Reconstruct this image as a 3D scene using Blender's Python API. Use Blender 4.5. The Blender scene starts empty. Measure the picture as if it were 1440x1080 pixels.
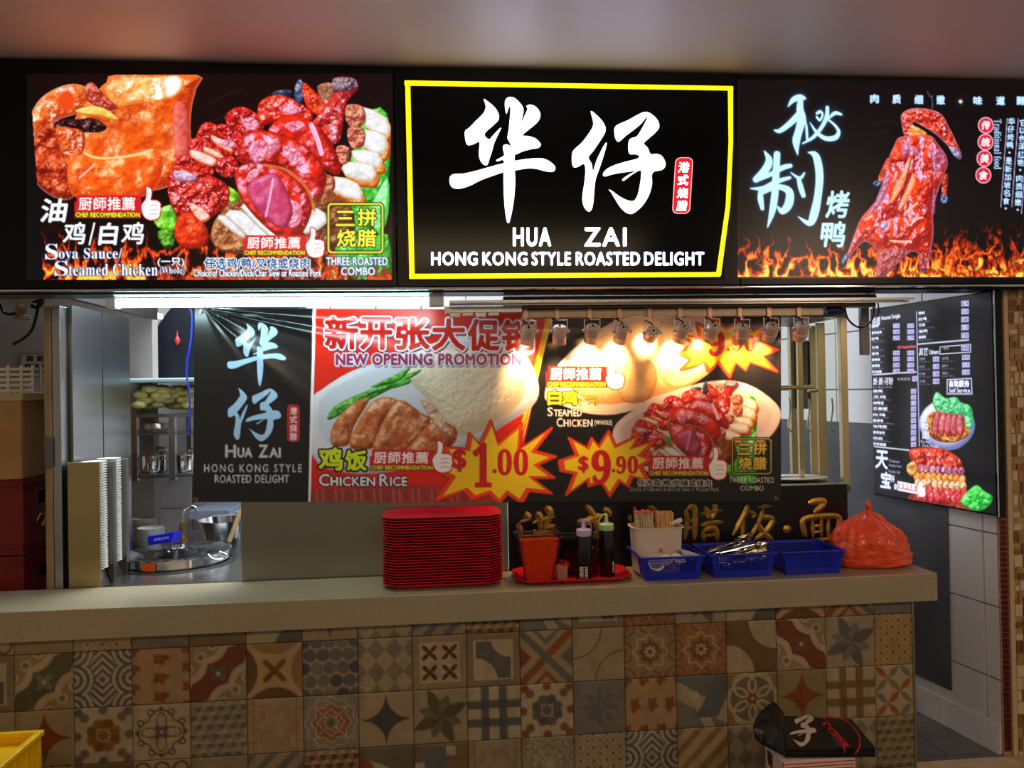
import bpy, bmesh, math, random
import numpy as np
from mathutils import Vector, Matrix
from mathutils.geometry import tessellate_polygon
random.seed(4)
SC = bpy.context.scene
COL = SC.collection
PI = math.pi

# ------------------------------------------------------------------ camera
CAM = np.array([1.321, -2.88, 1.627]); FPX = 1080.0
YAW, PITCH, ROLL = .0927, .0083, -.0178
_f = np.array([math.sin(YAW)*math.cos(PITCH), math.cos(YAW)*math.cos(PITCH), math.sin(PITCH)])
_r = np.array([math.cos(YAW), -math.sin(YAW), 0]); _u = np.cross(_r, _f)
RT = math.cos(ROLL)*_r + math.sin(ROLL)*_u
UP = -math.sin(ROLL)*_r + math.cos(ROLL)*_u
cd = bpy.data.cameras.new('camera'); cam = bpy.data.objects.new('camera', cd); COL.objects.link(cam)
cd.sensor_width = 36; cd.lens = 27; cd.clip_start = .05
M = Matrix(((RT[0], UP[0], -_f[0], CAM[0]), (RT[1], UP[1], -_f[1], CAM[1]), (RT[2], UP[2], -_f[2], CAM[2]), (0, 0, 0, 1)))
cam.matrix_world = M
SC.camera = cam

# ------------------------------------------------------------------ world, room light, exposure
w = bpy.data.worlds.new('world'); SC.world = w; w.use_nodes = True
w.node_tree.nodes['Background'].inputs[0].default_value = (1.0, .84, .66, 1)
w.node_tree.nodes['Background'].inputs[1].default_value = .24
SC.view_settings.view_transform = 'Standard'; SC.view_settings.look = 'None'
SC.view_settings.exposure = 0; SC.view_settings.gamma = 1; SC.view_settings.use_curve_mapping = False
def area(name, loc, target, sx, sy, power, col):
    l = bpy.data.lights.new(name, 'AREA'); l.shape = 'RECTANGLE'; l.size = sx; l.size_y = sy; l.energy = power; l.color = col
    o = bpy.data.objects.new(name, l); COL.objects.link(o); o.location = loc
    o.rotation_euler = (Vector(target)-Vector(loc)).to_track_quat('-Z', 'Y').to_euler(); return o
area('hall_ceiling_light', (1.4, -3.6, 2.78), (1.4, -2.9, 0), 3.2, .5, 36, (1, .74, .46))
area('hall_side_light', (4.3, -3.2, 2.7), (3.4, -.5, .8), .8, .8, 20, (1, .72, .5))
area('kitchen_fill_light', (.9, 1.15, 2.52), (.9, 1.2, 0), 2.4, .9, 85, (.86, .94, 1))  # unseen area lamp added to brighten the kitchen, widened to soften shadows
area('passage_ceiling_light', (3.2, 1.1, 2.5), (3.35, .8, 0), .3, .9, 5, (.86, .92, 1))

# ------------------------------------------------------------------ picking points of the place
def ray(px, py): return _f + RT*(px-720)/FPX + UP*(540-py)/FPX
def atY(px, py, Y):
    d = ray(px, py); return Vector(CAM + d*(Y-CAM[1])/d[1])
def atZ(px, py, Z):
    d = ray(px, py); return Vector(CAM + d*(Z-CAM[2])/d[2])
def plane_map(p0, n):
    p0 = np.array(p0, float); n = np.array(n, float); n /= np.linalg.norm(n)
    if n @ (CAM-p0) < 0: n = -n
    def fn(px, py, off=0.0):
        px = np.asarray(px, float); py = np.asarray(py, float)
        d = _f + RT*((px-720)/FPX)[..., None] + UP*((540-py)/FPX)[..., None]
        t = ((p0-CAM) @ n)/(d @ n)
        return CAM + d*t[..., None] + n*off
    return fn

# ------------------------------------------------------------------ materials
def s2l(c):
    c = np.asarray(c, float)
    return np.where(c <= .04045, c/12.92, ((c+.055)/1.055)**2.4)
MATS = {}
def mat(name, rgb, rough=.5, metal=0., var=.06, scale=30., bump=0., emit=0., trans=0., alpha=1., stretch=None, ior=1.45, coat=0., spec=.5):
    if name in MATS: return MATS[name]
    m = bpy.data.materials.new(name); m.use_nodes = True; nt = m.node_tree; b = nt.nodes['Principled BSDF']
    c = [float(x) for x in s2l(np.array(rgb)/255.)]
    tc = nt.nodes.new('ShaderNodeTexCoord'); mp = nt.nodes.new('ShaderNodeMapping'); nz = nt.nodes.new('ShaderNodeTexNoise')
    nt.links.new(tc.outputs['Object'], mp.inputs[0]); nt.links.new(mp.outputs[0], nz.inputs['Vector'])
    if stretch: mp.inputs['Scale'].default_value = stretch
    nz.inputs['Scale'].default_value = scale; nz.inputs['Detail'].default_value = 4
    rp = nt.nodes.new('ShaderNodeValToRGB'); nt.links.new(nz.outputs[0], rp.inputs[0])
    rp.color_ramp.elements[0].position = .3; rp.color_ramp.elements[1].position = .7
    rp.color_ramp.elements[0].color = [x*(1-var) for x in c]+[1]; rp.color_ramp.elements[1].color = [min(1, x*(1+var)) for x in c]+[1]
    nt.links.new(rp.outputs[0], b.inputs['Base Color'])
    b.inputs['Roughness'].default_value = rough; b.inputs['Metallic'].default_value = metal; b.inputs['IOR'].default_value = ior
    b.inputs['Transmission Weight'].default_value = trans; b.inputs['Alpha'].default_value = alpha; b.inputs['Coat Weight'].default_value = coat
    b.inputs['Specular IOR Level'].default_value = spec
    if bump:
        bp = nt.nodes.new('ShaderNodeBump'); bp.inputs['Strength'].default_value = bump; bp.inputs['Distance'].default_value = .003
        nt.links.new(nz.outputs[0], bp.inputs['Height']); nt.links.new(bp.outputs[0], b.inputs['Normal'])
    if emit:
        nt.links.new(rp.outputs[0], b.inputs['Emission Color']); b.inputs['Emission Strength'].default_value = emit
    MATS[name] = m; return m
def print_mat(name, emit=0., rough=.4, spec=.5, bump=0.):
    """flat print: its ink colours are stored on the sheet's vertices"""
    if name in MATS: return MATS[name]
    m = bpy.data.materials.new(name); m.use_nodes = True; nt = m.node_tree; b = nt.nodes['Principled BSDF']
    a = nt.nodes.new('ShaderNodeVertexColor'); a.layer_name = 'ink'
    if emit:
        nt.links.new(a.outputs[0], b.inputs['Emission Color']); b.inputs['Emission Strength'].default_value = emit
        b.inputs['Base Color'].default_value = (.01, .01, .012, 1)
    else: nt.links.new(a.outputs[0], b.inputs['Base Color'])
    b.inputs['Roughness'].default_value = rough; b.inputs['Specular IOR Level'].default_value = spec
    if bump:
        nz = nt.nodes.new('ShaderNodeTexNoise'); nz.inputs['Scale'].default_value = 60
        bp = nt.nodes.new('ShaderNodeBump'); bp.inputs['Strength'].default_value = bump; bp.inputs['Distance'].default_value = .002
        nt.links.new(nz.outputs[0], bp.inputs['Height']); nt.links.new(bp.outputs[0], b.inputs['Normal'])
    MATS[name] = m; return m

# ------------------------------------------------------------------ objects: things, parts, setting
BASE = {}
def tag(o, label=None, cat=None, group=None, kind=None):
    if label: o['label'] = label
    if cat: o['category'] = cat
    if group: o['group'] = group
    if kind: o['kind'] = kind
    return o
def thing(name, label, cat, loc=(0, 0, 0), group=None):
    o = bpy.data.objects.new(name, None); o.empty_display_size = .05; COL.objects.link(o); o.location = loc; BASE[o] = Vector(loc)
    return tag(o, label, cat, group)
class MB:
    def __init__(s): s.v = []; s.f = []
    def add(s, vs, fs):
        n = len(s.v); s.v += [tuple(v) for v in vs]; s.f += [tuple(i+n for i in f) for f in fs]; return s
    def box(s, a, b, rot=0., piv=None):
        x0, y0, z0 = a; x1, y1, z1 = b
        vs = [(x0,y0,z0),(x1,y0,z0),(x1,y1,z0),(x0,y1,z0),(x0,y0,z1),(x1,y0,z1),(x1,y1,z1),(x0,y1,z1)]
        if rot:
            p = piv or ((x0+x1)/2, (y0+y1)/2); c, k = math.cos(rot), math.sin(rot)
            vs = [(p[0]+(x-p[0])*c-(y-p[1])*k, p[1]+(x-p[0])*k+(y-p[1])*c, z) for x, y, z in vs]
        return s.add(vs, [(0,3,2,1),(4,5,6,7),(0,1,5,4),(1,2,6,5),(2,3,7,6),(3,0,4,7)])
    def hexa(s, bot, top):
        return s.add(list(bot)+list(top), [(0,3,2,1),(4,5,6,7),(0,1,5,4),(1,2,6,5),(2,3,7,6),(3,0,4,7)])
    def tube(s, pts, r, n=8, cap=True):
        pts = [Vector(p) for p in pts]; rs = r if isinstance(r, (list, tuple)) else [r]*len(pts)
        rings = []; up = None
        for i, p in enumerate(pts):
            t = (pts[min(i+1, len(pts)-1)]-pts[max(i-1, 0)]).normalized()
            if up is None: up = t.orthogonal().normalized()
            up = (up - t*up.dot(t)); up = up.normalized() if up.length > 1e-6 else t.orthogonal().normalized()
            b = t.cross(up); rings.append([p+(up*math.cos(2*PI*k/n)+b*math.sin(2*PI*k/n))*rs[i] for k in range(n)])
        vs = [v for R in rings for v in R]; fs = []
        for i in range(len(pts)-1):
            for k in range(n):
                fs.append((i*n+k, i*n+(k+1) % n, (i+1)*n+(k+1) % n, (i+1)*n+k))
        if cap: fs += [tuple(range(n))[::-1], tuple((len(pts)-1)*n+k for k in range(n))]
        return s.add(vs, fs)
    def lathe(s, prof, c=(0, 0, 0), n=24, sx=1., sy=1., cap0=True, cap1=False, sq=0.):
        c = Vector(c); vs = []
        for r, z in prof:
            for k in range(n):
                a = 2*PI*(k+.5)/n; ca, sa = math.cos(a), math.sin(a)
                q = 1.
                if sq: q = 1/((abs(ca)**sq+abs(sa)**sq)**(1/sq))
                vs.append(c+Vector((r*ca*q*sx, r*sa*q*sy, z)))
        m = len(prof); fs = []
        for i in range(m-1):
            for k in range(n): fs.append((i*n+k, i*n+(k+1) % n, (i+1)*n+(k+1) % n, (i+1)*n+k))
        if cap0: fs.append(tuple(range(n))[::-1])
        if cap1: fs.append(tuple((m-1)*n+k for k in range(n)))
        return s.add(vs, fs)
    def prism(s, poly, fn, d):
        """poly: 2D points, fn(x, y, depth) -> 3D; a flat shape of thickness d"""
        n = len(poly); tr = tessellate_polygon([[Vector((p[0], p[1], 0)) for p in poly]])
        vs = [fn(p[0], p[1], d) for p in poly]+[fn(p[0], p[1], 0) for p in poly]
        fs = [tuple(t) for t in tr]+[tuple(i+n for i in t[::-1]) for t in tr]
        fs += [(i, (i+1) % n, (i+1) % n+n, i+n) for i in range(n)]
        return s.add(vs, fs)
def part(name, mb, m, parent=None, label=None, smooth=None, bevel=0., org=None, kind=None):
    me = bpy.data.meshes.new(name)
    b = BASE[parent].copy() if parent is not None else Vector((0, 0, 0))
    if org is not None: o_off = Vector(org)-b; b = Vector(org)
    else: o_off = Vector((0, 0, 0))
    me.from_pydata([Vector(v)-b for v in mb.v], [], mb.f); me.validate(); me.update()
    bm = bmesh.new(); bm.from_mesh(me); bmesh.ops.recalc_face_normals(bm, faces=bm.faces); bm.to_mesh(me); bm.free()
    me.materials.append(m)
    if smooth is not None:
        me.polygons.foreach_set('use_smooth', [True]*len(me.polygons)); me.set_sharp_from_angle(angle=math.radians(smooth))
    o = bpy.data.objects.new(name, me); COL.objects.link(o); BASE[o] = b
    if parent is not None: o.parent = parent
    o.location = o_off
    if bevel:
        md = o.modifiers.new('bevel', 'BEVEL'); md.width = bevel; md.segments = 2; md.limit_method = 'ANGLE'; md.angle_limit = .6
    if label: o['label'] = label
    if kind: o['kind'] = kind
    return o
def solo(name, mb, m, label, cat, group=None, **k):
    if 'org' not in k:
        xs = np.array([tuple(v) for v in mb.v]); k['org'] = ((xs[:,0].min()+xs[:,0].max())/2, (xs[:,1].min()+xs[:,1].max())/2, xs[:,2].min())
    return tag(part(name, mb, m, None, **k), label, cat, group)
def struct(name, mb, m, **k): return tag(part(name, mb, m, None, **k), kind='structure')
def dup(root, loc=None, rot=None, label=None, group=None, parent=None):
    c = root.copy(); COL.objects.link(c)
    if parent is not None: c.parent = parent
    if loc is not None: c.location = loc
    if rot is not None: c.rotation_euler = rot
    if label: c['label'] = label
    if group: c['group'] = group
    for ch in list(root.children): dup(ch, parent=c)
    return c

# ------------------------------------------------------------------ painting of flat prints
def vnoise(x, y, seed):
    rs = np.random.RandomState(seed); T = rs.rand(64, 64)
    xi = np.floor(x).astype(int); yi = np.floor(y).astype(int); fx = x-xi; fy = y-yi
    fx = fx*fx*(3-2*fx); fy = fy*fy*(3-2*fy); g = lambda a, b: T[a & 63, b & 63]
    return (g(xi, yi)*(1-fx)+g(xi+1, yi)*fx)*(1-fy)+(g(xi, yi+1)*(1-fx)+g(xi+1, yi+1)*fx)*fy
def fbm(x, y, seed=0, o=4):
    v = 0; a = .5
    for i in range(o): v = v+a*vnoise(x*2**i+i*7.3, y*2**i+i*3.1, seed+i); a *= .5
    return v/(1-.5**o)
def sm(pts, k=4, closed=True):
    P = np.array(pts, float); n = len(P); out = []
    rng = range(n) if closed else range(n-1)
    for i in rng:
        if closed: a, b, c, d = P[i-1], P[i], P[(i+1) % n], P[(i+2) % n]
        else: a, b, c, d = P[max(i-1, 0)], P[i], P[i+1], P[min(i+2, n-1)]
        for j in range(k):
            t = j/k; out.append(.5*((2*b)+(-a+c)*t+(2*a-5*b+4*c-d)*t*t+(-a+3*b-3*c+d)*t**3))
    if not closed: out.append(P[-1])
    return np.array(out)
GL = {}
def glyph(s, sp=1.06):
    if (s, sp) in GL: return GL[s, sp]
    cur = bpy.data.curves.new('t', 'FONT'); cur.body = s; cur.resolution_u = 3; cur.space_character = sp
    o = bpy.data.objects.new('t', cur); me = o.to_mesh(); me.calc_loop_triangles()
    v = np.array([(q.co.x, -q.co.y) for q in me.vertices]); t = np.array([tuple(q.vertices) for q in me.loop_triangles])
    o.to_mesh_clear(); bpy.data.objects.remove(o); bpy.data.curves.remove(cur)
    GL[s, sp] = (v, t); return GL[s, sp]
def serif(s):
    r = ''
    for c in s:
        if 'A' <= c <= 'Z': r += chr(0x1D400+ord(c)-65)
        elif 'a' <= c <= 'z': r += chr(0x1D41A+ord(c)-97)
        elif '0' <= c <= '9': r += chr(0x1D7CE+ord(c)-48)
        else: r += c
    return r
def fit(s, box, shear=0., rot=0, sp=1.06):
    v, t = glyph(s, sp); v = v.copy(); v[:, 0] -= shear*v[:, 1]
    if rot: v = np.stack([-v[:, 1], v[:, 0]], 1)
    a, b = v.min(0), v.max(0); x0, y0, x1, y1 = box
    return (v-a)/np.maximum(b-a, 1e-6)*np.array([x1-x0, y1-y0])+np.array([x0, y0]), t
class Canvas:
    def __init__(s, x0, y0, x1, y1, bg, step=1., H=None):
        s.x0, s.y0, s.step = x0, y0, step; s.W = int((x1-x0)/step)+1; s.Hh = int((y1-y0)/step)+1
        s.X, s.Y = np.meshgrid(x0+np.arange(s.W)*step, y0+np.arange(s.Hh)*step)
        s.c = np.zeros((s.Hh, s.W, 3))+np.array(bg)/255.; s.H = H
    def win(s, P, pad):
        i0 = max(0, int((P[:, 0].min()-pad-s.x0)/s.step)); i1 = min(s.W, int((P[:, 0].max()+pad-s.x0)/s.step)+2)
        j0 = max(0, int((P[:, 1].min()-pad-s.y0)/s.step)); j1 = min(s.Hh, int((P[:, 1].max()+pad-s.y0)/s.step)+2)
        return slice(j0, max(j1, j0)), slice(i0, max(i1, i0))
    def put(s, w, m, col):
        col = np.asarray(col, float)/255.; s.c[w] = s.c[w]*(1-m[..., None])+col*m[..., None]
    def sdf(s, P, w):
        X, Y = s.X[w], s.Y[w]; d = np.full(X.shape, 1e9); ins = np.zeros(X.shape, bool)
        Q = np.roll(P, -1, 0)
        for (ax, ay), (bx, by) in zip(P, Q):
            ex, ey = bx-ax, by-ay; L = ex*ex+ey*ey
            if L < 1e-9: continue
            t = np.clip(((X-ax)*ex+(Y-ay)*ey)/L, 0, 1); d = np.minimum(d, (X-ax-t*ex)**2+(Y-ay-t*ey)**2)
            if ay != by: ins ^= ((ay > Y) != (by > Y)) & (X < (bx-ax)*(Y-ay)/(by-ay)+ax)
        d = np.sqrt(d); return np.where(ins, d, -d)
    def poly(s, pts, col, soft=.5, smooth=0, grow=0., alpha=1.):
        P = sm(pts, smooth) if smooth else np.array(pts, float); w = s.win(P, 2+grow+soft*2)
        if s.X[w].size == 0: return
        d = s.sdf(P, w)+grow; s.put(w, np.clip(d/(2*soft)+.5, 0, 1)*alpha, col)
    def rect(s, x0, y0, x1, y1, col, **k): s.poly([(x0, y0), (x1, y0), (x1, y1), (x0, y1)], col, **k)
    def line(s, pts, wd, col, smooth=0, glow=0, closed=False, alpha=1.):
        """brush: points (x, y[, width])"""
        P = [(p[0], p[1], p[2] if len(p) > 2 else wd) for p in pts]
        P = sm(P, smooth or 4, closed) if smooth else np.array(P+([P[0]] if closed else []), float)
        w = s.win(P[:, :2], P[:, 2].max()+2+glow*3); X, Y = s.X[w], s.Y[w]
        if X.size == 0: return
        d = np.full(X.shape, -1e9)
        for a, b in zip(P[:-1], P[1:]):
            e = b-a; L = e[0]**2+e[1]**2+1e-9; t = np.clip(((X-a[0])*e[0]+(Y-a[1])*e[1])/L, 0, 1)
            d = np.maximum(d, (a[2]+t*e[2])/2-np.hypot(X-a[0]-t*e[0], Y-a[1]-t*e[1]))
        if glow: s.put(w, np.exp(np.minimum(d, 0)/glow)*.5, col if not isinstance(glow, tuple) else col)
        s.put(w, np.clip(d/s.step+.5, 0, 1)*alpha, col)
    def tris(s, v, t, col, grow=0., alpha=1., glow=None):
        K = 3; g = grow/s.step; w = s.win(v, grow+1+(6 if glow else 0)); X = s.X[w]
        if X.size == 0: return
        h, wd = X.shape; x0 = X[0, 0]; y0 = s.Y[w][0, 0]; B = np.zeros((h*K, wd*K), bool)
        V = (v-np.array([x0, y0]))/s.step*K+K/2
        for tri in t:
            a, b, c = V[tri]; i0 = max(0, int(min(a[0], b[0], c[0]))); i1 = min(wd*K, int(max(a[0], b[0], c[0]))+2)
            j0 = max(0, int(min(a[1], b[1], c[1]))); j1 = min(h*K, int(max(a[1], b[1], c[1]))+2)
            if i1 <= i0 or j1 <= j0: continue
            xx = np.arange(i0, i1)+.5; yy = (np.arange(j0, j1)+.5)[:, None]
            e = lambda p, q: (q[0]-p[0])*(yy-p[1])-(q[1]-p[1])*(xx-p[0])
            A, Bq, Cq = e(a, b), e(b, c), e(c, a)
            B[j0:j1, i0:i1] |= ((A >= -.01) & (Bq >= -.01) & (Cq >= -.01)) | ((A <= .01) & (Bq <= .01) & (Cq <= .01))
        R = int(round(g*K))
        if R > 0:
            O = B.copy()
            for dy in range(-R, R+1):
                for dx in range(-R, R+1):
                    if (dx or dy) and dx*dx+dy*dy <= R*R+.5:
                        ys, yd = (slice(dy, None), slice(0, -dy or None)) if dy >= 0 else (slice(0, dy), slice(-dy, None))
                        xs, xd = (slice(dx, None), slice(0, -dx or None)) if dx >= 0 else (slice(0, dx), slice(-dx, None))
                        O[yd, xd] |= B[ys, xs]
            B = O
        m = B.reshape(h, K, wd, K).mean((1, 3))
        if glow:
            gmap = m.copy()
            for _ in range(4):
                p = np.pad(gmap, 1); gmap = (p[:-2, 1:-1]+p[2:, 1:-1]+p[1:-1, :-2]+p[1:-1, 2:]+2*p[1:-1, 1:-1])/6
            s.put(w, np.clip(gmap*1.3, 0, 1)*.6, glow)
        s.put(w, m*alpha, col)
    def text(s, st, box, col, grow=0., out=None, ow=1.2, shear=0., rot=0, glow=None, sh=None, alpha=1., sp=1.06):
        if s.H is not None:
            x0, y0, x1, y1 = box; a, b, c, d = s.H(x0, y0), s.H(x1, y0), s.H(x0, y1), s.H(x1, y1); box = (a[0], (a[1]+b[1])/2, b[0], (c[1]+d[1])/2)
        v, t = fit(st, box, shear, rot, sp)
        if sh: s.tris(v+np.array(sh[0]), t, sh[1], grow+ow)
        if out: s.tris(v, t, out, grow+ow)
        s.tris(v, t, col, grow, alpha, glow)
    def blob(s, pts, lo, mid, hi, puff=10., ns=.12, amp=2., gl=.6, pw=14, seed=1, smooth=3, st=(1, 1), edge=None, spk=.0, alpha=1.):
        """a glossy lump in a food photograph"""
        P = sm(pts, smooth) if smooth else np.array(pts, float); w = s.win(P, 3)
        if s.X[w].size < 4 or min(s.X[w].shape) < 2: return
        d = s.sdf(P, w); X, Y = s.X[w], s.Y[w]; m = np.clip(d+.5, 0, 1)*alpha
        k = np.clip(d/puff, 0, 1); n = fbm(X*ns*st[0]+seed, Y*ns*st[1], seed); h = np.sqrt(1-(1-k)**2)*puff*.7+n*amp*1.4+fbm(X*ns*.35, Y*ns*.35, seed+4)*amp*6
        gy, gx = np.gradient(h, s.step); L = np.sqrt(gx*gx+gy*gy+1); nx, ny, nz = -gx/L, -gy/L, 1/L
        dif = np.clip(-.35*nx-.5*ny+.79*nz, 0, 1); sp = np.clip(-.22*nx-.33*ny+.92*nz, 0, 1)**pw
        g2 = fbm(X*ns*1.1*st[0], Y*ns*1.1*st[1], seed+9); g3 = fbm(X*.45, Y*.45, seed+13); sp = np.clip(sp*np.clip(g2*3.4-1.2, 0, 1)*1.3, 0, 1)+.9*np.clip(g3*4-2.35, 0, 1)*np.clip(g2*4-1.8, 0, 1)*(amp > 1.5); sp = np.clip(sp, 0, 1)
        n2 = fbm(X*ns*1.7+50, Y*ns*1.7, seed+20)
        lo, mid, hi = [np.array(q)/255. for q in (lo, mid, hi)]
        t = np.clip(dif*1.7-.58+(n2-.5)*.7, 0, 1)[..., None]; c = lo*(1-t)+mid*t
        if spk: c = c*(1-spk*(vnoise(X*.9, Y*.9, seed+3) > .8)[..., None])
        c = c*(1-(sp*gl)[..., None])+hi*(sp*gl)[..., None]
        if edge is not None: e = np.exp(-np.maximum(d, 0)/1.5)[..., None]*.7; c = c*(1-e)+np.array(edge)/255.*e
        s.c[w] = s.c[w]*(1-m[..., None])+np.clip(c, 0, 1)*m[..., None]
    def fire(s, x0, y0, x1, y1, seed=3, dens=1.):
        w = s.win(np.array([(x0, y0), (x1, y1)]), 0); X, Y = s.X[w], s.Y[w]; h = (Y-y0)/(y1-y0)
        wx = X+14*(fbm(X*.03, Y*.03, seed)-.5); wy = Y+10*(fbm(X*.05, Y*.04, seed+5)-.5)
        rd = 1-np.abs(2*fbm(wx*.07, wy*.035, seed+2)-1)*2.2; rd = np.clip(rd, 0, 1)**2
        emb = fbm(wx*.09, wy*.12, seed+8)
        v = np.clip(rd*(h**.8)*1.2+np.clip(emb*2-1, 0, 1)*h**2*1.1-(1-h)*.45+np.clip(h-.72, 0, 1)*.9*emb, 0, 1)*dens
        rp = np.array([(8, 2, 2), (110, 20, 6), (215, 62, 12), (250, 130, 30), (255, 225, 90)])/255.
        q = v*4; i = np.clip(q.astype(int), 0, 3); f = np.clip(q-i, 0, 1)[..., None]; c = rp[i]*(1-f)+rp[i+1]*f
        a = np.clip(v*3, 0, 1)[..., None]; s.c[w] = s.c[w]*(1-a)+c*a
    def sheet(s, name, fn, m, parent, off=0., label=None):
        V = fn(s.X.ravel(), s.Y.ravel(), off); b = np.array(BASE[parent]); V = V-b
        n = s.W*s.Hh; idx = np.arange(n).reshape(s.Hh, s.W)
        q = np.stack([idx[:-1, :-1], idx[1:, :-1], idx[1:, 1:], idx[:-1, 1:]], -1).reshape(-1, 4)
        return grid_mesh(name, V, q, s2l(np.clip(s.c.reshape(-1, 3), 0, 1)), m, parent, label)
def grid_mesh(name, V, q, rgb, m, parent, label=None, link=True):
    me = bpy.data.meshes.new(name); me.vertices.add(len(V)); me.vertices.foreach_set('co', np.asarray(V, np.float32).ravel())
    me.loops.add(q.size); me.loops.foreach_set('vertex_index', q.ravel().astype(np.int32))
    me.polygons.add(len(q)); me.polygons.foreach_set('loop_start', np.arange(0, q.size, 4, dtype=np.int32))
    me.polygons.foreach_set('use_smooth', np.ones(len(q), bool)); me.update(calc_edges=True)
    at = me.color_attributes.new('ink', 'FLOAT_COLOR', 'POINT'); c = np.ones((len(V), 4), np.float32); c[:, :3] = rgb
    at.data.foreach_set('color', c.ravel()); me.materials.append(m)
    if not link: return me
    o = bpy.data.objects.new(name, me); COL.objects.link(o); o.parent = parent; BASE[o] = BASE[parent]
    if label: o['label'] = label
    return o
# ------------------------------------------------------------------ surfaces
black_gloss = mat('black_gloss', (12, 12, 15), .3, var=.1, spec=.25)
steel = mat('brushed_steel', (168, 168, 166), .27, 1., var=.10, scale=14, stretch=(1, 1, 30), bump=.05)
steel_dark = mat('dull_steel', (120, 118, 114), .38, 1., var=.12, scale=10, stretch=(8, 8, 1), bump=.05)
chrome = mat('chrome', (225, 226, 228), .09, 1., var=.03)
white_pl = mat('white_plastic', (228, 228, 222), .4, var=.04)
white_ceramic = mat('white_ceramic', (236, 235, 228), .22, var=.03)
red_pl = mat('red_plastic', (208, 22, 46), .3, var=.06, scale=8)
blue_pl = mat('blue_plastic', (22, 42, 190), .33, var=.08, scale=12)
black_pl = mat('black_plastic', (18, 18, 20), .35, var=.1)
white_tile = mat('glazed_white_tile', (226, 224, 228), .2, var=.04, scale=3)
grout = mat('grey_grout', (120, 112, 104), .8, var=.15)
wood = mat('pale_wood', (150, 124, 84), .55, var=.18, scale=9, stretch=(6, 6, .6))
brown_metal = mat('brown_painted_metal', (84, 62, 46), .4, .3, var=.15, scale=8)
clear = mat('clear_plastic', (245, 240, 238), .06, trans=1., ior=1.12, var=.01)
navy = mat('navy_vinyl', (14, 18, 30), .45, var=.3, scale=5)
cardboard = mat('brown_cardboard', (176, 134, 84), .75, var=.12, scale=12, bump=.1)

# ------------------------------------------------------------------ room shell
CZ = 2.83
struct('ceiling', MB().box((-3, -6, CZ), (6, 3.4, CZ+.1)), mat('ceiling_paint', (240, 218, 216), .46, var=.03, scale=1.5, spec=.8))
struct('floor', MB().box((-3, -6, -.1), (6, 3.4, 0)), mat('floor_tile', (96, 88, 80), .4, var=.15, scale=6))
def tiled_wall(name, p0, dx, W, z0, z1, tw, th, holes=None, m=white_tile, nrm=(0, -1, 0), g=.0025, off=(0, 0), lim=None):
    """a wall slab (grout) carrying separate glazed tiles"""
    p0 = Vector(p0); dx = Vector(dx).normalized(); n = Vector(nrm).normalized()
    a, b = p0, p0+dx*W
    s = struct(name, MB().hexa([(a.x, a.y, z0), (b.x, b.y, z0), (b.x-n.x*.08, b.y-n.y*.08, z0), (a.x-n.x*.08, a.y-n.y*.08, z0)],
                               [(a.x, a.y, z1), (b.x, b.y, z1), (b.x-n.x*.08, b.y-n.y*.08, z1), (a.x-n.x*.08, a.y-n.y*.08, z1)]), grout)
    me = None; x = off[0]-tw
    while x < W:
        z = z0+off[1]-th
        while z < z1:
            xa, xb, za, zb = max(x+g, 0), min(x+tw-g, W), max(z+g, z0), min(z+th-g, z1)
            if xb-xa > .01 and zb-za > .01 and not (lim and not lim(xa, xb, za, zb)):
                q = [p0+dx*u for u in (xa, xb)]; t = .006; e = .002
                bo = [(q[0].x, q[0].y, za), (q[1].x, q[1].y, za), (q[1].x, q[1].y, zb), (q[0].x, q[0].y, zb)]
                qq = [p0+dx*(xa+e)+n*t, p0+dx*(xb-e)+n*t]
                to = [(qq[0].x, qq[0].y, za+e), (qq[1].x, qq[1].y, za+e), (qq[1].x, qq[1].y, zb-e), (qq[0].x, qq[0].y, zb-e)]
                part('tile', MB().hexa(bo, to), m, s)
            z += th
        x += tw
    return s
tiled_wall('wall_back', (-.6, 2.3, 0), (1, 0, 0), 4.4, 0, CZ, .3, .3, lim=lambda a, b, c, d: d > .8 and c < 2.4)
# the splayed wall on the right of the passage
WN = Vector((-1, -.171, 0)).normalized(); WD = Vector((-.171, 1, 0)).normalized()
WP = Vector((3.605, 0, 0)); WP0 = WP+WD*.083
RW = tiled_wall('wall_right', WP0, WD, 2.4, 0, CZ, .30, .30, nrm=WN, off=(.07, .1))
wall_fn = plane_map(WP, WN)
sheet = MB()
def on_wall(d, z, o=.0): p = WP+WD*d+WN*o; return (p.x, p.y, z)
sheet.hexa([on_wall(.33, .27, .007), on_wall(2.2, .27, .007), on_wall(2.2, .27, .012), on_wall(.33, .27, .012)],
           [on_wall(.33, 1.43, .007), on_wall(2.2, 1.43, .007), on_wall(2.2, 1.43, .012), on_wall(.33, 1.43, .012)])
solo('wall_panel', sheet, mat('grey_steel_sheet', (98, 98, 104), .5, .5, var=.25, scale=3, bump=.04), 'dull grey steel sheet covering the lower tiled wall of the right-hand passage', 'panel')
kerb = MB()
for i in range(7):
    a, b = .085+i*.31, .085+i*.31+.306
    kerb.hexa([on_wall(a, .1, .007), on_wall(b, .1, .007), on_wall(b, .1, .018), on_wall(a, .1, .018)], [on_wall(a, .22, .007), on_wall(b, .22, .007), on_wall(b, .22, .012), on_wall(a, .22, .012)])
struct('baseboard_right', kerb, white_tile)
struct('floor_passage', MB().box((3.16, .06, 0), (3.60, 2.28, .1)), mat('grey_quarry_tile', (96, 92, 92), .45, var=.2, scale=9, bump=.1))
struct('trim_kerb', MB().box((3.10, -.06, 0), (3.66, .06, .105)), mat('beige_stone', (190, 168, 128), .5, var=.15, scale=20), bevel=.004)
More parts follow.
